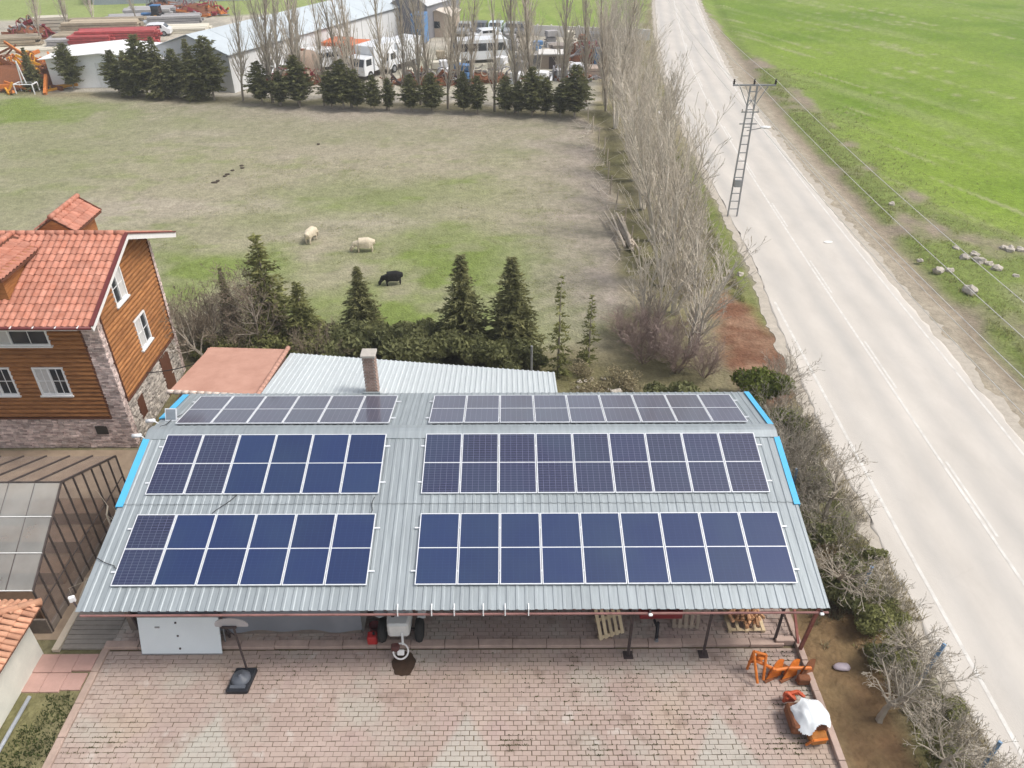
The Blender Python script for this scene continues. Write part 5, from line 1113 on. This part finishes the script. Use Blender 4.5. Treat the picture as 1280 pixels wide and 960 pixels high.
for i in range(34):
    k=i//9; x=6.68+(i%9)*.105+r.gauss(0,.02); y=15.48+r.gauss(0,.12); z=.29+k*.11; L=r.uniform(.28,.42); o=MB().tube((-L/2,r.gauss(0,.03),0),(L/2,r.gauss(0,.03),r.gauss(0,.02)),.058,.052,5).build('firewood_log',m_fw,None,loc=(x,y,z)); o.rotation_euler=(r.random()*3,0,R(90)+r.gauss(0,.35)); tag(o,'split orange brown firewood log stacked on the low pallet','firewood','firewood on the pallet')
tl=thing('red_trailer','dark red trailer tray with black prop leg under the eave','trailer',(4.45,15.5,.09))
m_rt=mat('dark_red_enamel',(.20,.02,.025),.45,var=.15)
MB().bbox(-.62,.62,-.55,1.2,.72,.78).bbox(-.62,-.58,-.55,1.2,.78,1.02).bbox(.58,.62,-.55,1.2,.78,1.02).bbox(-.58,.58,-.55,-.51,.78,1.02).build('tray',m_rt,tl)
MB().bar((-.2,-.55,.7),(-.12,-.78,.6),.06,.06).bar((-.12,-.74,.8),(-.1,-.78,.05),.07,.07).build('drawbar',m_blk,tl); MB().lathe((-.1,-.8,0),[(.13,0),(.13,.03),(.04,.05),(.04,.14),(0,.14)],12).build('jack_foot',m_galv,tl)
for x in(-.68,.68):
    w_=MB().ring((x,.4,.33),.24,.09,'X',18,8).build('wheel',m_rub,tl,smooth=True); MB().ring((x,.4,.33),.1,.06,'X').build('rim',m_galv,w_,smooth=True)
tag(MB().bbox(7.85,8.4,14.6,14.78,.0,.24).build('kerb_wall',m_kerb,bevel=.02),'short concrete kerb block joining the shed post to the side kerb','kerb')
# orange plough
m_or=mat('orange_implement_paint',(.60,.15,.018),.5,var=.18,scale=7,col2=(.70,.22,.04)); m_rust=mat('rusty_steel',(.19,.075,.035),.8,var=.35,scale=9)
pw=thing('plough','orange tractor plough with curved shares lying against the yard kerb','plough',(7.55,13.5,0))
MB().path([(-.72,.2,.62),(-.4,.12,.5),(-.1,-.05,.46),(.35,.02,.46),(.95,.05,.40)],.05,8).build('beam',m_or,pw)
MB().path([(-.75,.25,.1),(-.72,.2,.95),(-.35,.2,.8),(-.4,-.12,.12)],.04,7).path([(-.72,.2,.9),(-.6,-.25,.15)],.04,7).path([(-.75,.3,.35),(-.35,.3,.35)],.035,6).build('headstock',m_or,pw)
for k,x in enumerate((-.25,.2,.65)):
    vs=[];N=7
    for i in range(N):
        t=i/(N-1); 
        for j in range(4): u=j/3; vs.append((x-.05+.46*t+.1*u,-.08+.26*u*math.sin(t*2)+.14*t,.06+.5*u-.12*t*u))
    b=MB(); b.add(vs,[(i*4+j,i*4+j+1,i*4+j+5,i*4+j+4) for i in range(N-1) for j in range(3)]); n_=len(vs); b.v+=[(a,c+.02,d) for a,c,d in vs]; b.f+=[tuple(i+n_ for i in f[::-1]) for f in b.f[:]]
    b.build('mouldboard',m_or if k!=2 else m_rust,pw,smooth=True); MB().bar((x+.05,.05,.1),(x+.08,.03,.46),.06,.05).build('leg',m_or,pw); MB().bar((x-.1,-.12,.03),(x+.3,.06,.05),.12,.02).build('share',m_rust,pw)
MB().lathe((.3,.25,.05),[(0,0),(.19,.0),(.19,.03),(0,.05)],16).build('disc',m_rust,pw); MB().box((.72,-.15,.15),(.34,.2,.28)).build('weight_box',m_rust,pw,bevel=.03)
for i,(x,y,a) in enumerate(((-.52,.26,.5),(-.48,.22,.7))): MB().lathe((x,y,a),[(0,-.03),(.10,-.03),(.12,0),(.10,.03),(0,.03)],10).build('spring',m_or,pw)
# cultivator under white tarp
tp=thing('covered_machine','orange farm machine half covered by a crumpled white sheet','farm machine',(7.95,12.0,0))
b=MB(); nn=44; vs=[]
for i in range(nn+1):
    for j in range(nn+1):
        u,v=i/nn*2-1,j/nn*2-1; x=.05+.50*u+.16*v*-1*.6; y=.05+.52*v; rr_=math.hypot(u*.95,v*.95); z=.78-.22*rr_**2-.28*max(0,rr_-.7)+.09*mnoise.noise(Vector((u*1.6,v*1.6,1)))+.03*mnoise.noise(Vector((u*4.5,v*2,4))); x+=.06*mnoise.noise(Vector((v*1.5,u*1.5,7))); y+=.08*mnoise.noise(Vector((u*1.6,v,9))); vs.append((x,y,z))
keep=[]
for i in range(nn):
    for j in range(nn):
        u,v=(i+.5)/nn*2-1,(j+.5)/nn*2-1; k=1.0+.22*math.sin(math.atan2(v,u)*2+.8)+.1*math.sin(math.atan2(v,u)*5)
        if math.hypot(u,v)<k: keep.append((i*(nn+1)+j,(i+1)*(nn+1)+j,(i+1)*(nn+1)+j+1,i*(nn+1)+j+1))
b.add(vs,keep); b.build('white_sheet',mat('white_plastic_sheet',(.72,.75,.77),.6,var=.07,scale=3),tp,smooth=True)
MB().bbox(-.52,.42,-.3,.45,.12,.5).build('engine',m_rust,tp,bevel=.05)
MB().prism([(-.12,-.62,.12),(.34,-.56,.12),(.36,-.25,.12),(-.14,-.25,.12)],(0,.03,.24)).build('hopper',mat('amber_paint',(.36,.14,.03),.5,var=.3,scale=6),tp,bevel=.05); MB().path([(-.2,-.55,.1),(-.1,-.62,.4),(.3,-.56,.38)],.035,6).build('guard_rail',m_or,tp)
MB().path([(-.4,.7,.45),(-.1,.75,.5),(.05,.6,.45)],.05,7).path([(-.42,.7,.12),(-.4,.72,.5),(-.2,.55,.4)],.045,7).path([(-.3,.85,.3),(.1,.8,.3)],.04,6).build('frame',mat('red_orange_paint',(.50,.09,.035),.5,var=.2),tp)
MB().box((-.3,.72,.3),(.3,.24,.2)).build('gearbox',mat('red_orange_paint',(.5,.09,.035)),tp,bevel=.04)
for x in(-.4,.38):
    w_=MB().ring((x,-.02,.22),.15,.07,'X',16,7).build('wheel',m_rub,tp,smooth=True); MB().ring((x,-.02,.22),.06,.05,'X',12,6).build('rim',m_rust,w_,smooth=True)
MB().bar((-.45,-.02,.1),(-.4,.05,.42),.05,.04).build('lever',mat('cream_lever',(.6,.55,.45)),tp)
o=MB().blob((0,0,.05),(.26,.14,.07),5,.3).build('plastic_bag',mat('lilac_plastic',(.42,.36,.40),.4),None,smooth=True,loc=(9.55,13.85,-.02)); tag(o,'crumpled lilac plastic bag on the brown soil strip','bag')
o=thing('floodlight','small white floodlight on the front left corner of the shed roof','lamp',(-11.75,14.1,2.6)); MB().box((0,0,.18),(.16,.1,.2),Matrix.Rotation(.4,3,'Z')).build('head',m_wp,o,bevel=.02); MB().bar((0,0,.1),(.3,-.3,.1),.04,.04).build('arm',m_darksteel,o)
for x,y,z in((-11.62,20.3,4.05),(-11.72,19.45,4.1)):
    o=thing('security_camera','small white security camera at the roof ridge end facing the house','camera',(x,y,z),0,'white cameras at the ridge end'); MB().tube((-.16,0,.05),(.12,0,.08),.07,.06,10).build('housing',m_wp,o,smooth=True); MB().bar((.1,0,.05),(.2,0,-.05),.03,.03).build('bracket',m_wp,o)
for x in(3.75,8.3):
    o=thing('floodlight','small white floodlight clipped under the shed gutter','lamp',(x,13.6,2.68),0,'floodlights on the gutter'); MB().box((0,-.03,.0),(.11,.08,.07)).build('head',m_wp,o,bevel=.02); MB().box((0,.03,.05),(.04,.06,.06)).build('bracket',m_darksteel,o)
# ================================================================ scrapyard beyond the hedge
def P0(px,py): p=G(px,py); return (p.x,p.y,-.05)
m_wh=mat('pale_grey_cladding',(.66,.67,.67),.6,var=.06,scale=.8,rnd=.04,stretch=(3,3,.4)); m_wr=mat('pale_blue_roof',(.47,.52,.55),.5,var=.06,scale=1,rnd=.05)
def gabled(name,label,cat,loc,rz,W,L,h,rise,mw,mr,ov=.3,bays=0,extra=None):
    o=thing(name,label,cat,loc,rz)
    b=MB(); b.prism([(-W/2,0,0),(-W/2,0,h),(0,0,h+rise-.05),(W/2,0,h),(W/2,0,0)],(0,L,0)); b.build('wall',mw,o)
    for s in(-1,1):
        n_=max(1,bays)
        for k in range(n_):
            y0=-ov+(L+2*ov)*k/n_; y1=-ov+(L+2*ov)*(k+1)/n_-.03; b=MB(); b.prism([(0,y0,h+rise),(s*(W/2+ov),y0,h-ov*rise/(W/2)),(s*(W/2+ov),y0,h-ov*rise/(W/2)+.07),(0,y0,h+rise+.07)],(0,y1-y0,0)); b.build('roof_panel',mr,o)
    if extra: extra(o)
    return o
# long warehouse, axis turned 24 degrees towards the road
def wh_extra(o):
    for k in range(12): MB().bbox(4.62,4.66,2+k*3.0,2+k*3.0+.12,0,3.5).build('wall_post',m_wh,o)
    MB().bbox(-1.8,1.8,-.06,-.0,0,3.2).build('sliding_door',mat('door_sheet',(.42,.43,.44),.6),o)
    MB().bbox(4.55,4.75,-.2,37.2,3.36,3.48).build('gutter',m_galv,o)
p=G(240,108); gabled('warehouse','long pale grey warehouse with shallow gable roof behind the bare poplars','warehouse',(p.x+.9,p.y-.6,-.05),R(-24.5),9.2,37,3.6,1.4,m_wh,m_wr,.25,12,wh_extra)
# white shed
p=G(130,112)
def ws_extra(o): MB().bbox(5.6,5.62,1.0,4.6,.0,2.6).build('side_opening',m_woodd,o); MB().bbox(-.9,.9,-.05,0,0,2.4).build('door',mat('white_metal_door',(.7,.72,.73),.5),o); MB().bbox(1.6,4.4,-.04,0,1.9,2.9).build('window_strip',mat('rusty_shutter',(.32,.15,.07),.7),o)
ob_=gabled('white_shed','white metal shed with low white roof beside the heap of orange frames','shed',(p.x+.2,p.y+1.0,-.05),R(2),11.2,6.0,2.8,.5,mat('white_cladding',(.84,.86,.87),.6,var=.05),mat('white_roofing',(.80,.80,.80),.6,var=.04),.5,4,ws_extra)
# grey hall and beige house beyond
p=G(505,55); gabled('grey_hall','dark grey gabled hall at the end of the long warehouse','hall',(p.x+.5,p.y+4,-.05),R(-24),5,9,4.0,1.5,mat('dark_grey_cladding',(.20,.20,.215),.7),mat('grey_roofing',(.5,.51,.52),.6),.2,3)
p=G(537,52); gabled('beige_house','small beige flat house beside the blue container','house',(p.x+.8,p.y+3,-.05),R(-10),3.6,5,2.6,.6,mat('beige_render',(.52,.42,.33),.9,var=.08),mat('beige_roof',(.56,.5,.43),.8),.2,2,lambda o:(MB().bbox(-.4,.4,-.03,0,1.1,1.9).build('window',m_glass,o)))
p=G(125,12); gabled('grey_hall','long low blue grey roofed hall beyond the lumber stacks','hall',(p.x-4,p.y+9,-.05),R(-78),9,24,3.0,1.2,mat('blue_grey_wall',(.30,.34,.38),.7),mat('blue_grey_roof',(.28,.33,.38),.6,rnd=.06),.3,8)
def container(label,px,py,L,W,h,rz,m,name='container',z=0):
    o=thing(name,label,'container',P0(px,py),rz); o.location.z+=z
    MB().bbox(-L/2,L/2,0,W,.12,h).build('body',m,o,bevel=.04)
    for k in range(int(L/.4)): MB().bbox(-L/2+.12+k*.4,-L/2+.3+k*.4,-.03,0,.3,h-.2).build('rib',m,o)
    MB().bbox(-L/2-.02,L/2+.02,-.03,W+.03,h,h+.07).build('top_rail',m,o); 
    for x in(-L/2+.15,L/2-.15): MB().bbox(x-.1,x+.1,.1,W-.1,0,.12).build('skid',m_darksteel,o)
m_oc=mat('orange_container_paint',(.58,.16,.06),.6,var=.12); m_bc=mat('blue_container_paint',(.10,.22,.42),.6,var=.12)
container('orange steel container left of its twin beside the white trucks',418,84,2.4,3.5,2.5,R(-12),m_oc); container('orange steel container touching the white box truck',440,86,2.2,3.5,2.4,R(-12),m_oc)
container('tall blue container upright beside the beige house',523,56,1.6,2.4,3.4,R(-8),m_bc); container('small pale blue bin in front of the orange containers',428,98,2.0,1.6,1.2,R(-8),mat('pale_blue_bin',(.30,.38,.50),.6),'waste_bin')
def vehicle(name,label,cat,loc,rz,L,W,H,kind,paint,group=None):
    o=thing(name,label,cat,loc,rz,group); r0=.33 if kind!='truck' else .45
    if kind=='car': prof=[(-L/2,.3),(-L/2,.75),(-L/2+.12,.86),(-L*.27,.95),(-L*.14,H-.05),(L*.1,H),(L*.30,H-.06),(L*.42,.98),(L/2-.02,.92),(L/2,.3)]
    elif kind=='bus': prof=[(-L/2,.35),(-L/2-.02,1.1),(-L/2+.15,H-.25),(-L/2+.45,H),(L/2-.2,H),(L/2,H-.2),(L/2,.35)]
    else: prof=[(-L/2,.5),(-L/2,1.3),(-L/2+.25,2.15),(-L/2+.55,2.25),(-L/2+1.6,2.25),(-L/2+1.6,.5)]
    b=MB(); b.prism([(x,-W/2,z) for x,z in prof],(0,W,0)); body=b.build('body',paint,o,bevel=.05)
    def side(x0,x1,z0,z1):
        for s in(-1,1): MB().bbox(x0,x1,s*(W/2+.004)-.008,s*(W/2+.004)+.008,z0,z1).build('window',m_glass,o)
    if kind=='car':
        for x0,x1 in((-L*.13,L*.06),(L*.08,L*.27)): side(x0,x1,.98,H-.12)
        MB().prism([(-L*.265,-W/2+.14,.97),(-L*.15,-W/2+.16,H-.09),(-L*.15,W/2-.16,H-.09),(-L*.265,W/2-.14,.97)],(-.02,0,.015)).build('windscreen',m_glass,o); MB().prism([(L*.415,-W/2+.14,1.02),(L*.315,-W/2+.16,H-.12),(L*.315,W/2-.16,H-.12),(L*.415,W/2-.14,1.02)],(.02,0,.015)).build('rear_window',m_glass,o); ax=(-L*.31,L*.3)
    elif kind=='bus':
        n_=5
        for k in range(n_): x0=-L/2+.55+k*(L-.8)/n_; side(x0,x0+(L-.8)/n_-.1,1.3,H-.4)
        MB().prism([(-L/2-.02,-W/2+.15,1.15),(-L/2+.13,-W/2+.15,H-.32),(-L/2+.13,W/2-.15,H-.32),(-L/2-.02,W/2-.15,1.15)],(-.03,0,.0)).build('windscreen',m_glass,o); ax=(-L*.33,L*.28)
    else:
        side(-L/2+.4,-L/2+1.3,1.45,2.05); MB().prism([(-L/2+.02,-W/2+.12,1.4),(-L/2+.24,-W/2+.12,2.1),(-L/2+.24,W/2-.12,2.1),(-L/2+.02,W/2-.12,1.4)],(-.03,0,0)).build('windscreen',m_glass,o); MB().bbox(-L/2+1.75,L/2,-W/2-.05,W/2+.05,.75,H).build('box_body',paint,o,bevel=.03); MB().bbox(-L/2+1.5,L/2-.1,-.4,.4,.5,.74).build('chassis',m_darksteel,o); ax=(-L*.36,L*.27)
    for x in ax:
        for s in(-1,1):
            w_=MB().tube((x,s*(W/2-.18),r0),(x,s*(W/2+.02),r0),r0,None,14).build('wheel',m_rub,o); MB().tube((x,s*(W/2),r0),(x,s*(W/2+.035),r0),r0*.55,None,10).build('rim',m_galv,w_)
    for s in(-1,1): MB().box((-L/2-.0,s*(W/2-.28),.7 if kind!='truck' else .95),(.06,.28,.14)).build('headlight',mat('headlight',(.7,.7,.68),.2),o)
    return o
m_cw=mat('white_car_paint',(.74,.76,.78),.3,var=.02,coat=.5); m_cs=mat('silver_car_paint',(.42,.44,.46),.3,metal=.4,var=.02); m_cd=mat('dark_car_paint',(.10,.11,.13),.3,var=.02); m_cb2=mat('light_blue_car_paint',(.52,.60,.66),.3,var=.02)
def veh(px,py,*a,**k):
    n,l,c=a[:3]; return vehicle(n,l,c,P0(px,py),*a[3:],**k)
veh(194,44,'parked_car','pale white hatchback parked by the lumber stacks','car',R(12),4.3,1.75,1.5,'car',m_cw)
veh(600,76,'minibus','white minibus parked alone behind the poplars','minibus',R(14),6.2,2.1,2.5,'bus',m_cw)
for i,(px,py,m) in enumerate(((582,42,m_cs),(600,41,m_cd),(620,41,m_cb2),(640,42,m_cs),(655,43,m_cd))):
    veh(px,py,'parked_car',('silver car','dark grey car','pale blue car')[(m is m_cd)*1+(m is m_cb2)*2]+' in the row parked before the far meadow','car',R(82),4.2,1.75,1.45,'car',m,group='cars before the far meadow')
veh(606,50,'parked_car','white car between the minibus and the parked row','car',R(20),4.1,1.7,1.4,'car',m_cw)
veh(470,92,'box_truck','white box truck with cab facing the hedge','truck',R(62),6.8,2.3,3.1,'truck',m_cw); veh(498,84,'box_truck','white box truck behind the other truck beside the grey hall','truck',R(62),6.5,2.3,2.9,'truck',m_cw)
veh(398,86,'delivery_van','white delivery van left of the orange containers','van',R(30),5.,1.95,2.2,'bus',m_cw)
# lumber and scrap stacks: every stack is built of its own pieces
def stack(name,label,cat,px,py,L,W,rows,cols,th,m,rz=0,jit=.06,z0=0):
    o=thing(name,label,cat,P0(px,py),rz); r=random.Random(int(px*7+py))
    for j in range(rows):
        for i in range(cols):
            w_=W/cols; MB().box((r.gauss(0,jit*2),-W/2+w_*(i+.5),z0+th*(j+.5)),(L*r.uniform(.9,1.05),w_*.9,th*.82),Matrix.Rotation(r.gauss(0,.015),3,'Z')).build('board',m,o)
    return o
m_lum=mat('grey_tan_lumber',(.36,.30,.22),.9,var=.2,scale=2,rnd=.25); m_grl=mat('grey_timber',(.34,.33,.33),.9,var=.2,rnd=.25); m_rdm=mat('red_painted_steel',(.36,.07,.07),.6,var=.25,scale=2,rnd=.25); m_cre=mat('cream_board',(.60,.56,.46),.9,var=.1,rnd=.1)
stack('lumber_stack','tall wide stack of tan lumber below the white hatchback','lumber',135,46,9,4.5,6,3,.35,m_lum,R(8))
stack('lumber_stack','lower stack of tan lumber left of the white hatchback','lumber',110,54,7,3,4,3,.32,m_lum,R(8))
stack('steel_stack','long stack of red steel sections behind the white shed','steel',152,55,9,3,6,4,.3,m_rdm,R(10)); stack('steel_stack','short stack of red steel sections left of the long red stack','steel',118,59,5,2.5,5,4,.3,m_rdm,R(5))
stack('timber_stack','grey timber stack beyond the white shed roof','timber',90,57,5,3,3,3,.35,m_grl,R(5)); stack('timber_stack','grey timber stack near the blue tractor','timber',165,28,6,3,3,3,.35,m_grl,R(12)); stack('timber_stack','grey timber stack at the far left lumber lane','timber',105,38,5,2.5,3,3,.4,m_grl,R(12))
stack('timber_stack','far grey timber stack under the red implements','timber',215,28,8,3,3,4,.35,m_grl,R(12)); stack('timber_stack','grey timber stack behind the tall tan lumber','timber',190,20,7,4,3,3,.4,m_grl,R(12))
stack('board_stack','pale cream board stack left of the orange frames','board',25,62,14,3.5,1,4,.25,m_cre,R(14)); stack('board_stack','pale cream board stack right of the white hatchback','board',232,38,6,4,2,3,.3,m_cre,R(8)); stack('board_stack','long tan board stack at the left scrapyard edge','board',8,58,8,3,4,3,.3,m_lum,R(14)); stack('board_stack','cream boards stood beside the dark red scrap heap','board',68,40,4,2,5,2,.4,m_cre,R(14))
def scrap(name,label,px,py,n,rx,ry,h,mats,L=(.8,2.6),seed=1,th=.09):
    o=thing(name,label,'scrap heap',P0(px,py)); r=random.Random(seed)
    for k in range(n):
        a=r.random()*6.28; q=r.random()**.6; z=h*(1-q)*r.random()+.15; p=Vector((q*rx*math.cos(a),q*ry*math.sin(a),z)); d=Vector((r.gauss(0,1),r.gauss(0,.7),r.gauss(0,.35))).normalized()*r.uniform(*L)/2
        t=r.uniform(.6,1.4)*th; e=p-d; f=p+d; e.z=max(e.z,.05); f.z=max(f.z,.05); MB().bar(e,f,t,t*r.uniform(.8,2)).build('beam',r.choice(mats),o)
    for k in range(int(n*.2)):
        a=r.random()*6.28; q=r.random()**.5*.8; MB().ring((q*rx*math.cos(a),q*ry*math.sin(a),h*(1-q)*.7+.5),r.uniform(.3,.6),.06,r.choice('XYZ'),12,5).build('hoop',r.choice(mats),o)
    MB().blob((0,0,.1),(rx*.8,ry*.8,h*.55),seed,.3).build('core',m_rust,o)
m_yel=mat('yellow_orange_paint',(.62,.30,.03),.6,var=.2,scale=4); m_orf=mat('faded_orange_paint',(.52,.17,.04),.65,var=.25,scale=4); m_rdsc=mat('deep_red_paint',(.24,.03,.04),.6,var=.3); m_gsc=mat('grey_scrap_steel',(.28,.27,.28),.6,var=.3)
scrap('frame_heap','big heap of orange and yellow welded frames beside the white shed',28,100,150,8,6,3.2,[m_yel,m_orf,m_orf,m_rust],(1.2,3.6),3,.2)
scrap('implement_heap','dark red heap of discs and frames at the far left',40,46,70,3.2,2.5,2.6,[m_rdsc,m_rust,m_gsc],(.8,2.2),5,.16); scrap('implement_heap','red and orange implements behind the warehouse ridge',248,18,70,4.5,3,2.4,[m_rdsc,m_orf,m_gsc],(.8,2.6),7,.18); scrap('implement_heap','grey dark machinery beside the red implements',212,12,50,4,3,2.2,[m_gsc,m_darksteel],(.8,2.4),8,.18)
scrap('machine_heap','grey and maroon scrap machinery at the road end of the yard',735,72,70,3.2,4,1.8,[m_gsc,m_rdsc,m_rust],(.6,2.),9,.14); scrap('machine_heap','white and grey scrap appliances behind the hedge end',715,98,50,2.8,2.0,1.3,[m_wp,m_gsc,m_gsc],(.5,1.4),10,.18); scrap('machine_heap','low rusty scrap row just behind the hedge below the minibus',600,100,80,5,1.6,1.4,[m_rust,m_gsc,m_cre],(.6,1.8),11,.13)
scrap('machine_heap','brown scrap iron heap behind the hedge beside the white trucks',535,104,80,4.5,1.6,1.4,[m_rust,m_gsc,m_darksteel],(.6,1.8),12,.13); scrap('machine_heap','rusty red scrap heap below the warehouse wall',365,103,70,3.8,1.8,1.6,[m_rust,m_rdsc,m_lum],(.6,2.0),13,.14)
wf=thing('welded_stand','white welded stand at the pasture corner beside the orange heap','frame',P0(32,117)); b=MB(); b.path([(-.9,0,0),(-.9,0,.9),(.9,0,.9),(.9,0,0)],.06).path([(-.9,1,0),(-.9,1,.9),(.9,1,.9),(.9,1,0)],.06).path([(-.9,0,.9),(-.9,1,.9)],.06).path([(.9,0,.9),(.9,1,.9)],.06).build('lower_frame',m_wp,wf); MB().path([(-.3,.5,.9),(-.2,.5,3.0),(.1,.5,.9)],.06).build('upright',m_wp,wf)
tk=thing('storage_tank','tall round brown storage tank below the warehouse side','tank',P0(378,96)); MB().lathe((0,1.5,0),[(1.6,0),(1.6,1.9),(1.2,2.25),(.3,2.4),(0,2.4)],20).build('shell',mat('brown_tank',(.28,.21,.16),.8,var=.2),tk,smooth=True); MB().lathe((0,1.5,2.38),[(.3,0),(.3,.15),(0,.18)],10).build('hatch',m_rust,tk)
bt=thing('blue_tractor','blue tractor beside the white hatchback','tractor',P0(192,28)); MB().bbox(-1.4,.2,-.35,.35,.7,1.3).build('bonnet',mat('tractor_blue',(.06,.17,.36),.5),bt,bevel=.08); MB().bbox(.2,1.3,-.6,.6,.8,2.2).build('cab',m_glass,bt,bevel=.08); MB().bbox(.15,1.35,-.65,.65,2.2,2.3).build('cab_roof',mat('tractor_blue',(.06,.17,.36)),bt)
for x,s,q in((.8,-1,.75),(.8,1,.75),(-1.1,-1,.42),(-1.1,1,.42)): w_=MB().tube((x,s*.55,q),(x,s*.85,q),q,None,14).build('wheel',m_rub,bt); MB().tube((x,s*.84,q),(x,s*.88,q),q*.5,None,10).build('rim',m_yel,w_)
m_cw_=mat('white_concrete_wall',(.62,.60,.57),.9,var=.1)
wl=thing('concrete_wall','low white concrete wall between the scrapyard and the far meadow','wall',(0,0,0)); a=G(655,44); c_=G(812,50); wl.location=((a.x+c_.x)/2,(a.y+c_.y)/2,0); L=(c_-a).length; wl.rotation_euler=(0,0,math.atan2(c_.y-a.y,c_.x-a.x))
for k in range(9): MB().bbox(-L/2+k*L/9+.03,-L/2+(k+1)*L/9-.03,-.12,.12,-.1,1.25).build('wall_panel',m_cw_,wl); MB().bbox(-L/2+k*L/9-.12,-L/2+k*L/9+.028,-.16,.16,-.1,1.4).build('pillar',m_cw_,wl)
hut=thing('site_hut','small white and brown site hut left of the grey rubble','hut',P0(690,86)); MB().bbox(-1.3,1.3,0,2.2,0,1.5).build('wall',mat('brown_hut',(.28,.23,.18),.9),hut); MB().bbox(-1.5,1.5,-.2,2.4,1.5,1.62).build('roof',m_cw_,hut); MB().bbox(-.35,.35,-.03,0,0,1.3).build('door',m_darksteel,hut)
for i,(px,py,L,h,m,l_) in enumerate(((663,78,3.,1.2,m_grl,'grey stone block pile between minibus and site hut'),(705,70,3.2,1.5,mat('brown_grey_block',(.30,.26,.23),.9),'brown block pile behind the site hut'),(722,92,1.2,1.2,m_wp,'white appliance pile at the hedge end'),(745,95,2.2,1.2,mat('pinkish_block',(.45,.36,.30),.9),'pinkish block pile at the yard corner'),(770,52,4,1.0,m_cw_,'white slab pile beside the road'))): stack('block_pile',l_,'block pile',px,py,L,2.0,max(2,int(h/.35)),3,.35,m,R(5))

sl2=MB().box((0,0,-.02),(1.9,.9,.14)).build('culvert_slab',mat('white_concrete_wall',(.62,.60,.57)),None,bevel=.02,loc=G(836,141)); tag(sl2,'pale concrete culvert slab lying between the bare poplars and the road','slab')
dg=MB(); r=random.Random(77)
for px,py in ((268,228),(272,226),(281,220),(284,218),(291,213),(303,210),(398,180),(302,207)):
    p=G(px,py); dg.blob((p.x,p.y,.0),(r.uniform(.15,.3),r.uniform(.12,.2),.08),px,.4,1)
tag(dg.build('dung_pats',mat('dark_dung',(.07,.055,.04),.95)),'dark dung pats dotted across the middle of the pasture','dung',kind='stuff')

r=random.Random(55); cm=[m_grl,m_lum,m_wp,m_rust,m_cre,m_bc]
for i,(px,py) in enumerate(((640,62),(655,70),(670,62),(625,86),(650,92),(568,88),(552,78),(688,58),(712,60),(728,62),(748,80),(764,88),(700,100),(675,104),(645,104),(556,98),(545,92),(512,100),(580,102),(765,66))):
    m=r.choice(cm); w_=r.uniform(.8,1.8); o=thing('crate_stack','small mixed crate stack scattered over the yard behind the hedge','crate stack',P0(px,py),r.uniform(-.5,.5),'crate stacks in the yard')
    for k in range(r.randint(2,3)):
        h=r.uniform(.4,.7); MB().box((r.gauss(0,.12),r.gauss(0,.1),.62*k+h/2),(w_*r.uniform(.7,1),r.uniform(.7,1.2),h),Matrix.Rotation(r.gauss(0,.15),3,'Z')).build('crate',m,o,bevel=.03)
        MB().box((0,0,.62*k+h*.5),(w_*1.02,.1,.08)).build('batten',m_darksteel,o)
for i,(px,py,m,l_) in enumerate(((165,36,m_cs,'silver car squeezed between lumber and timber stacks'),(345,98,m_cw,'white car nosed against the warehouse long side'),(745,56,m_cd,'dark grey car beside the low white wall'))): veh(px,py,'parked_car',l_,'car',R(15+40*i),4.1,1.7,1.45,'car',m)

# ================================================================ thin haze over the plain
hm=bpy.data.materials.new('pale_haze'); hm.use_nodes=True; n=hm.node_tree.nodes; n.remove(n['Principled BSDF']); pv=n.new('ShaderNodeVolumePrincipled'); pv.inputs['Color'].default_value=(.93,.95,.97,1); pv.inputs['Density'].default_value=.0008; pv.inputs['Anisotropy'].default_value=.2
hm.node_tree.links.new(pv.outputs[0],n['Material Output'].inputs['Volume'])
hz_=MB().bbox(-760,760,-760,760,-2.0,21.5).build('haze',hm); tag(hz_,kind='stuff')
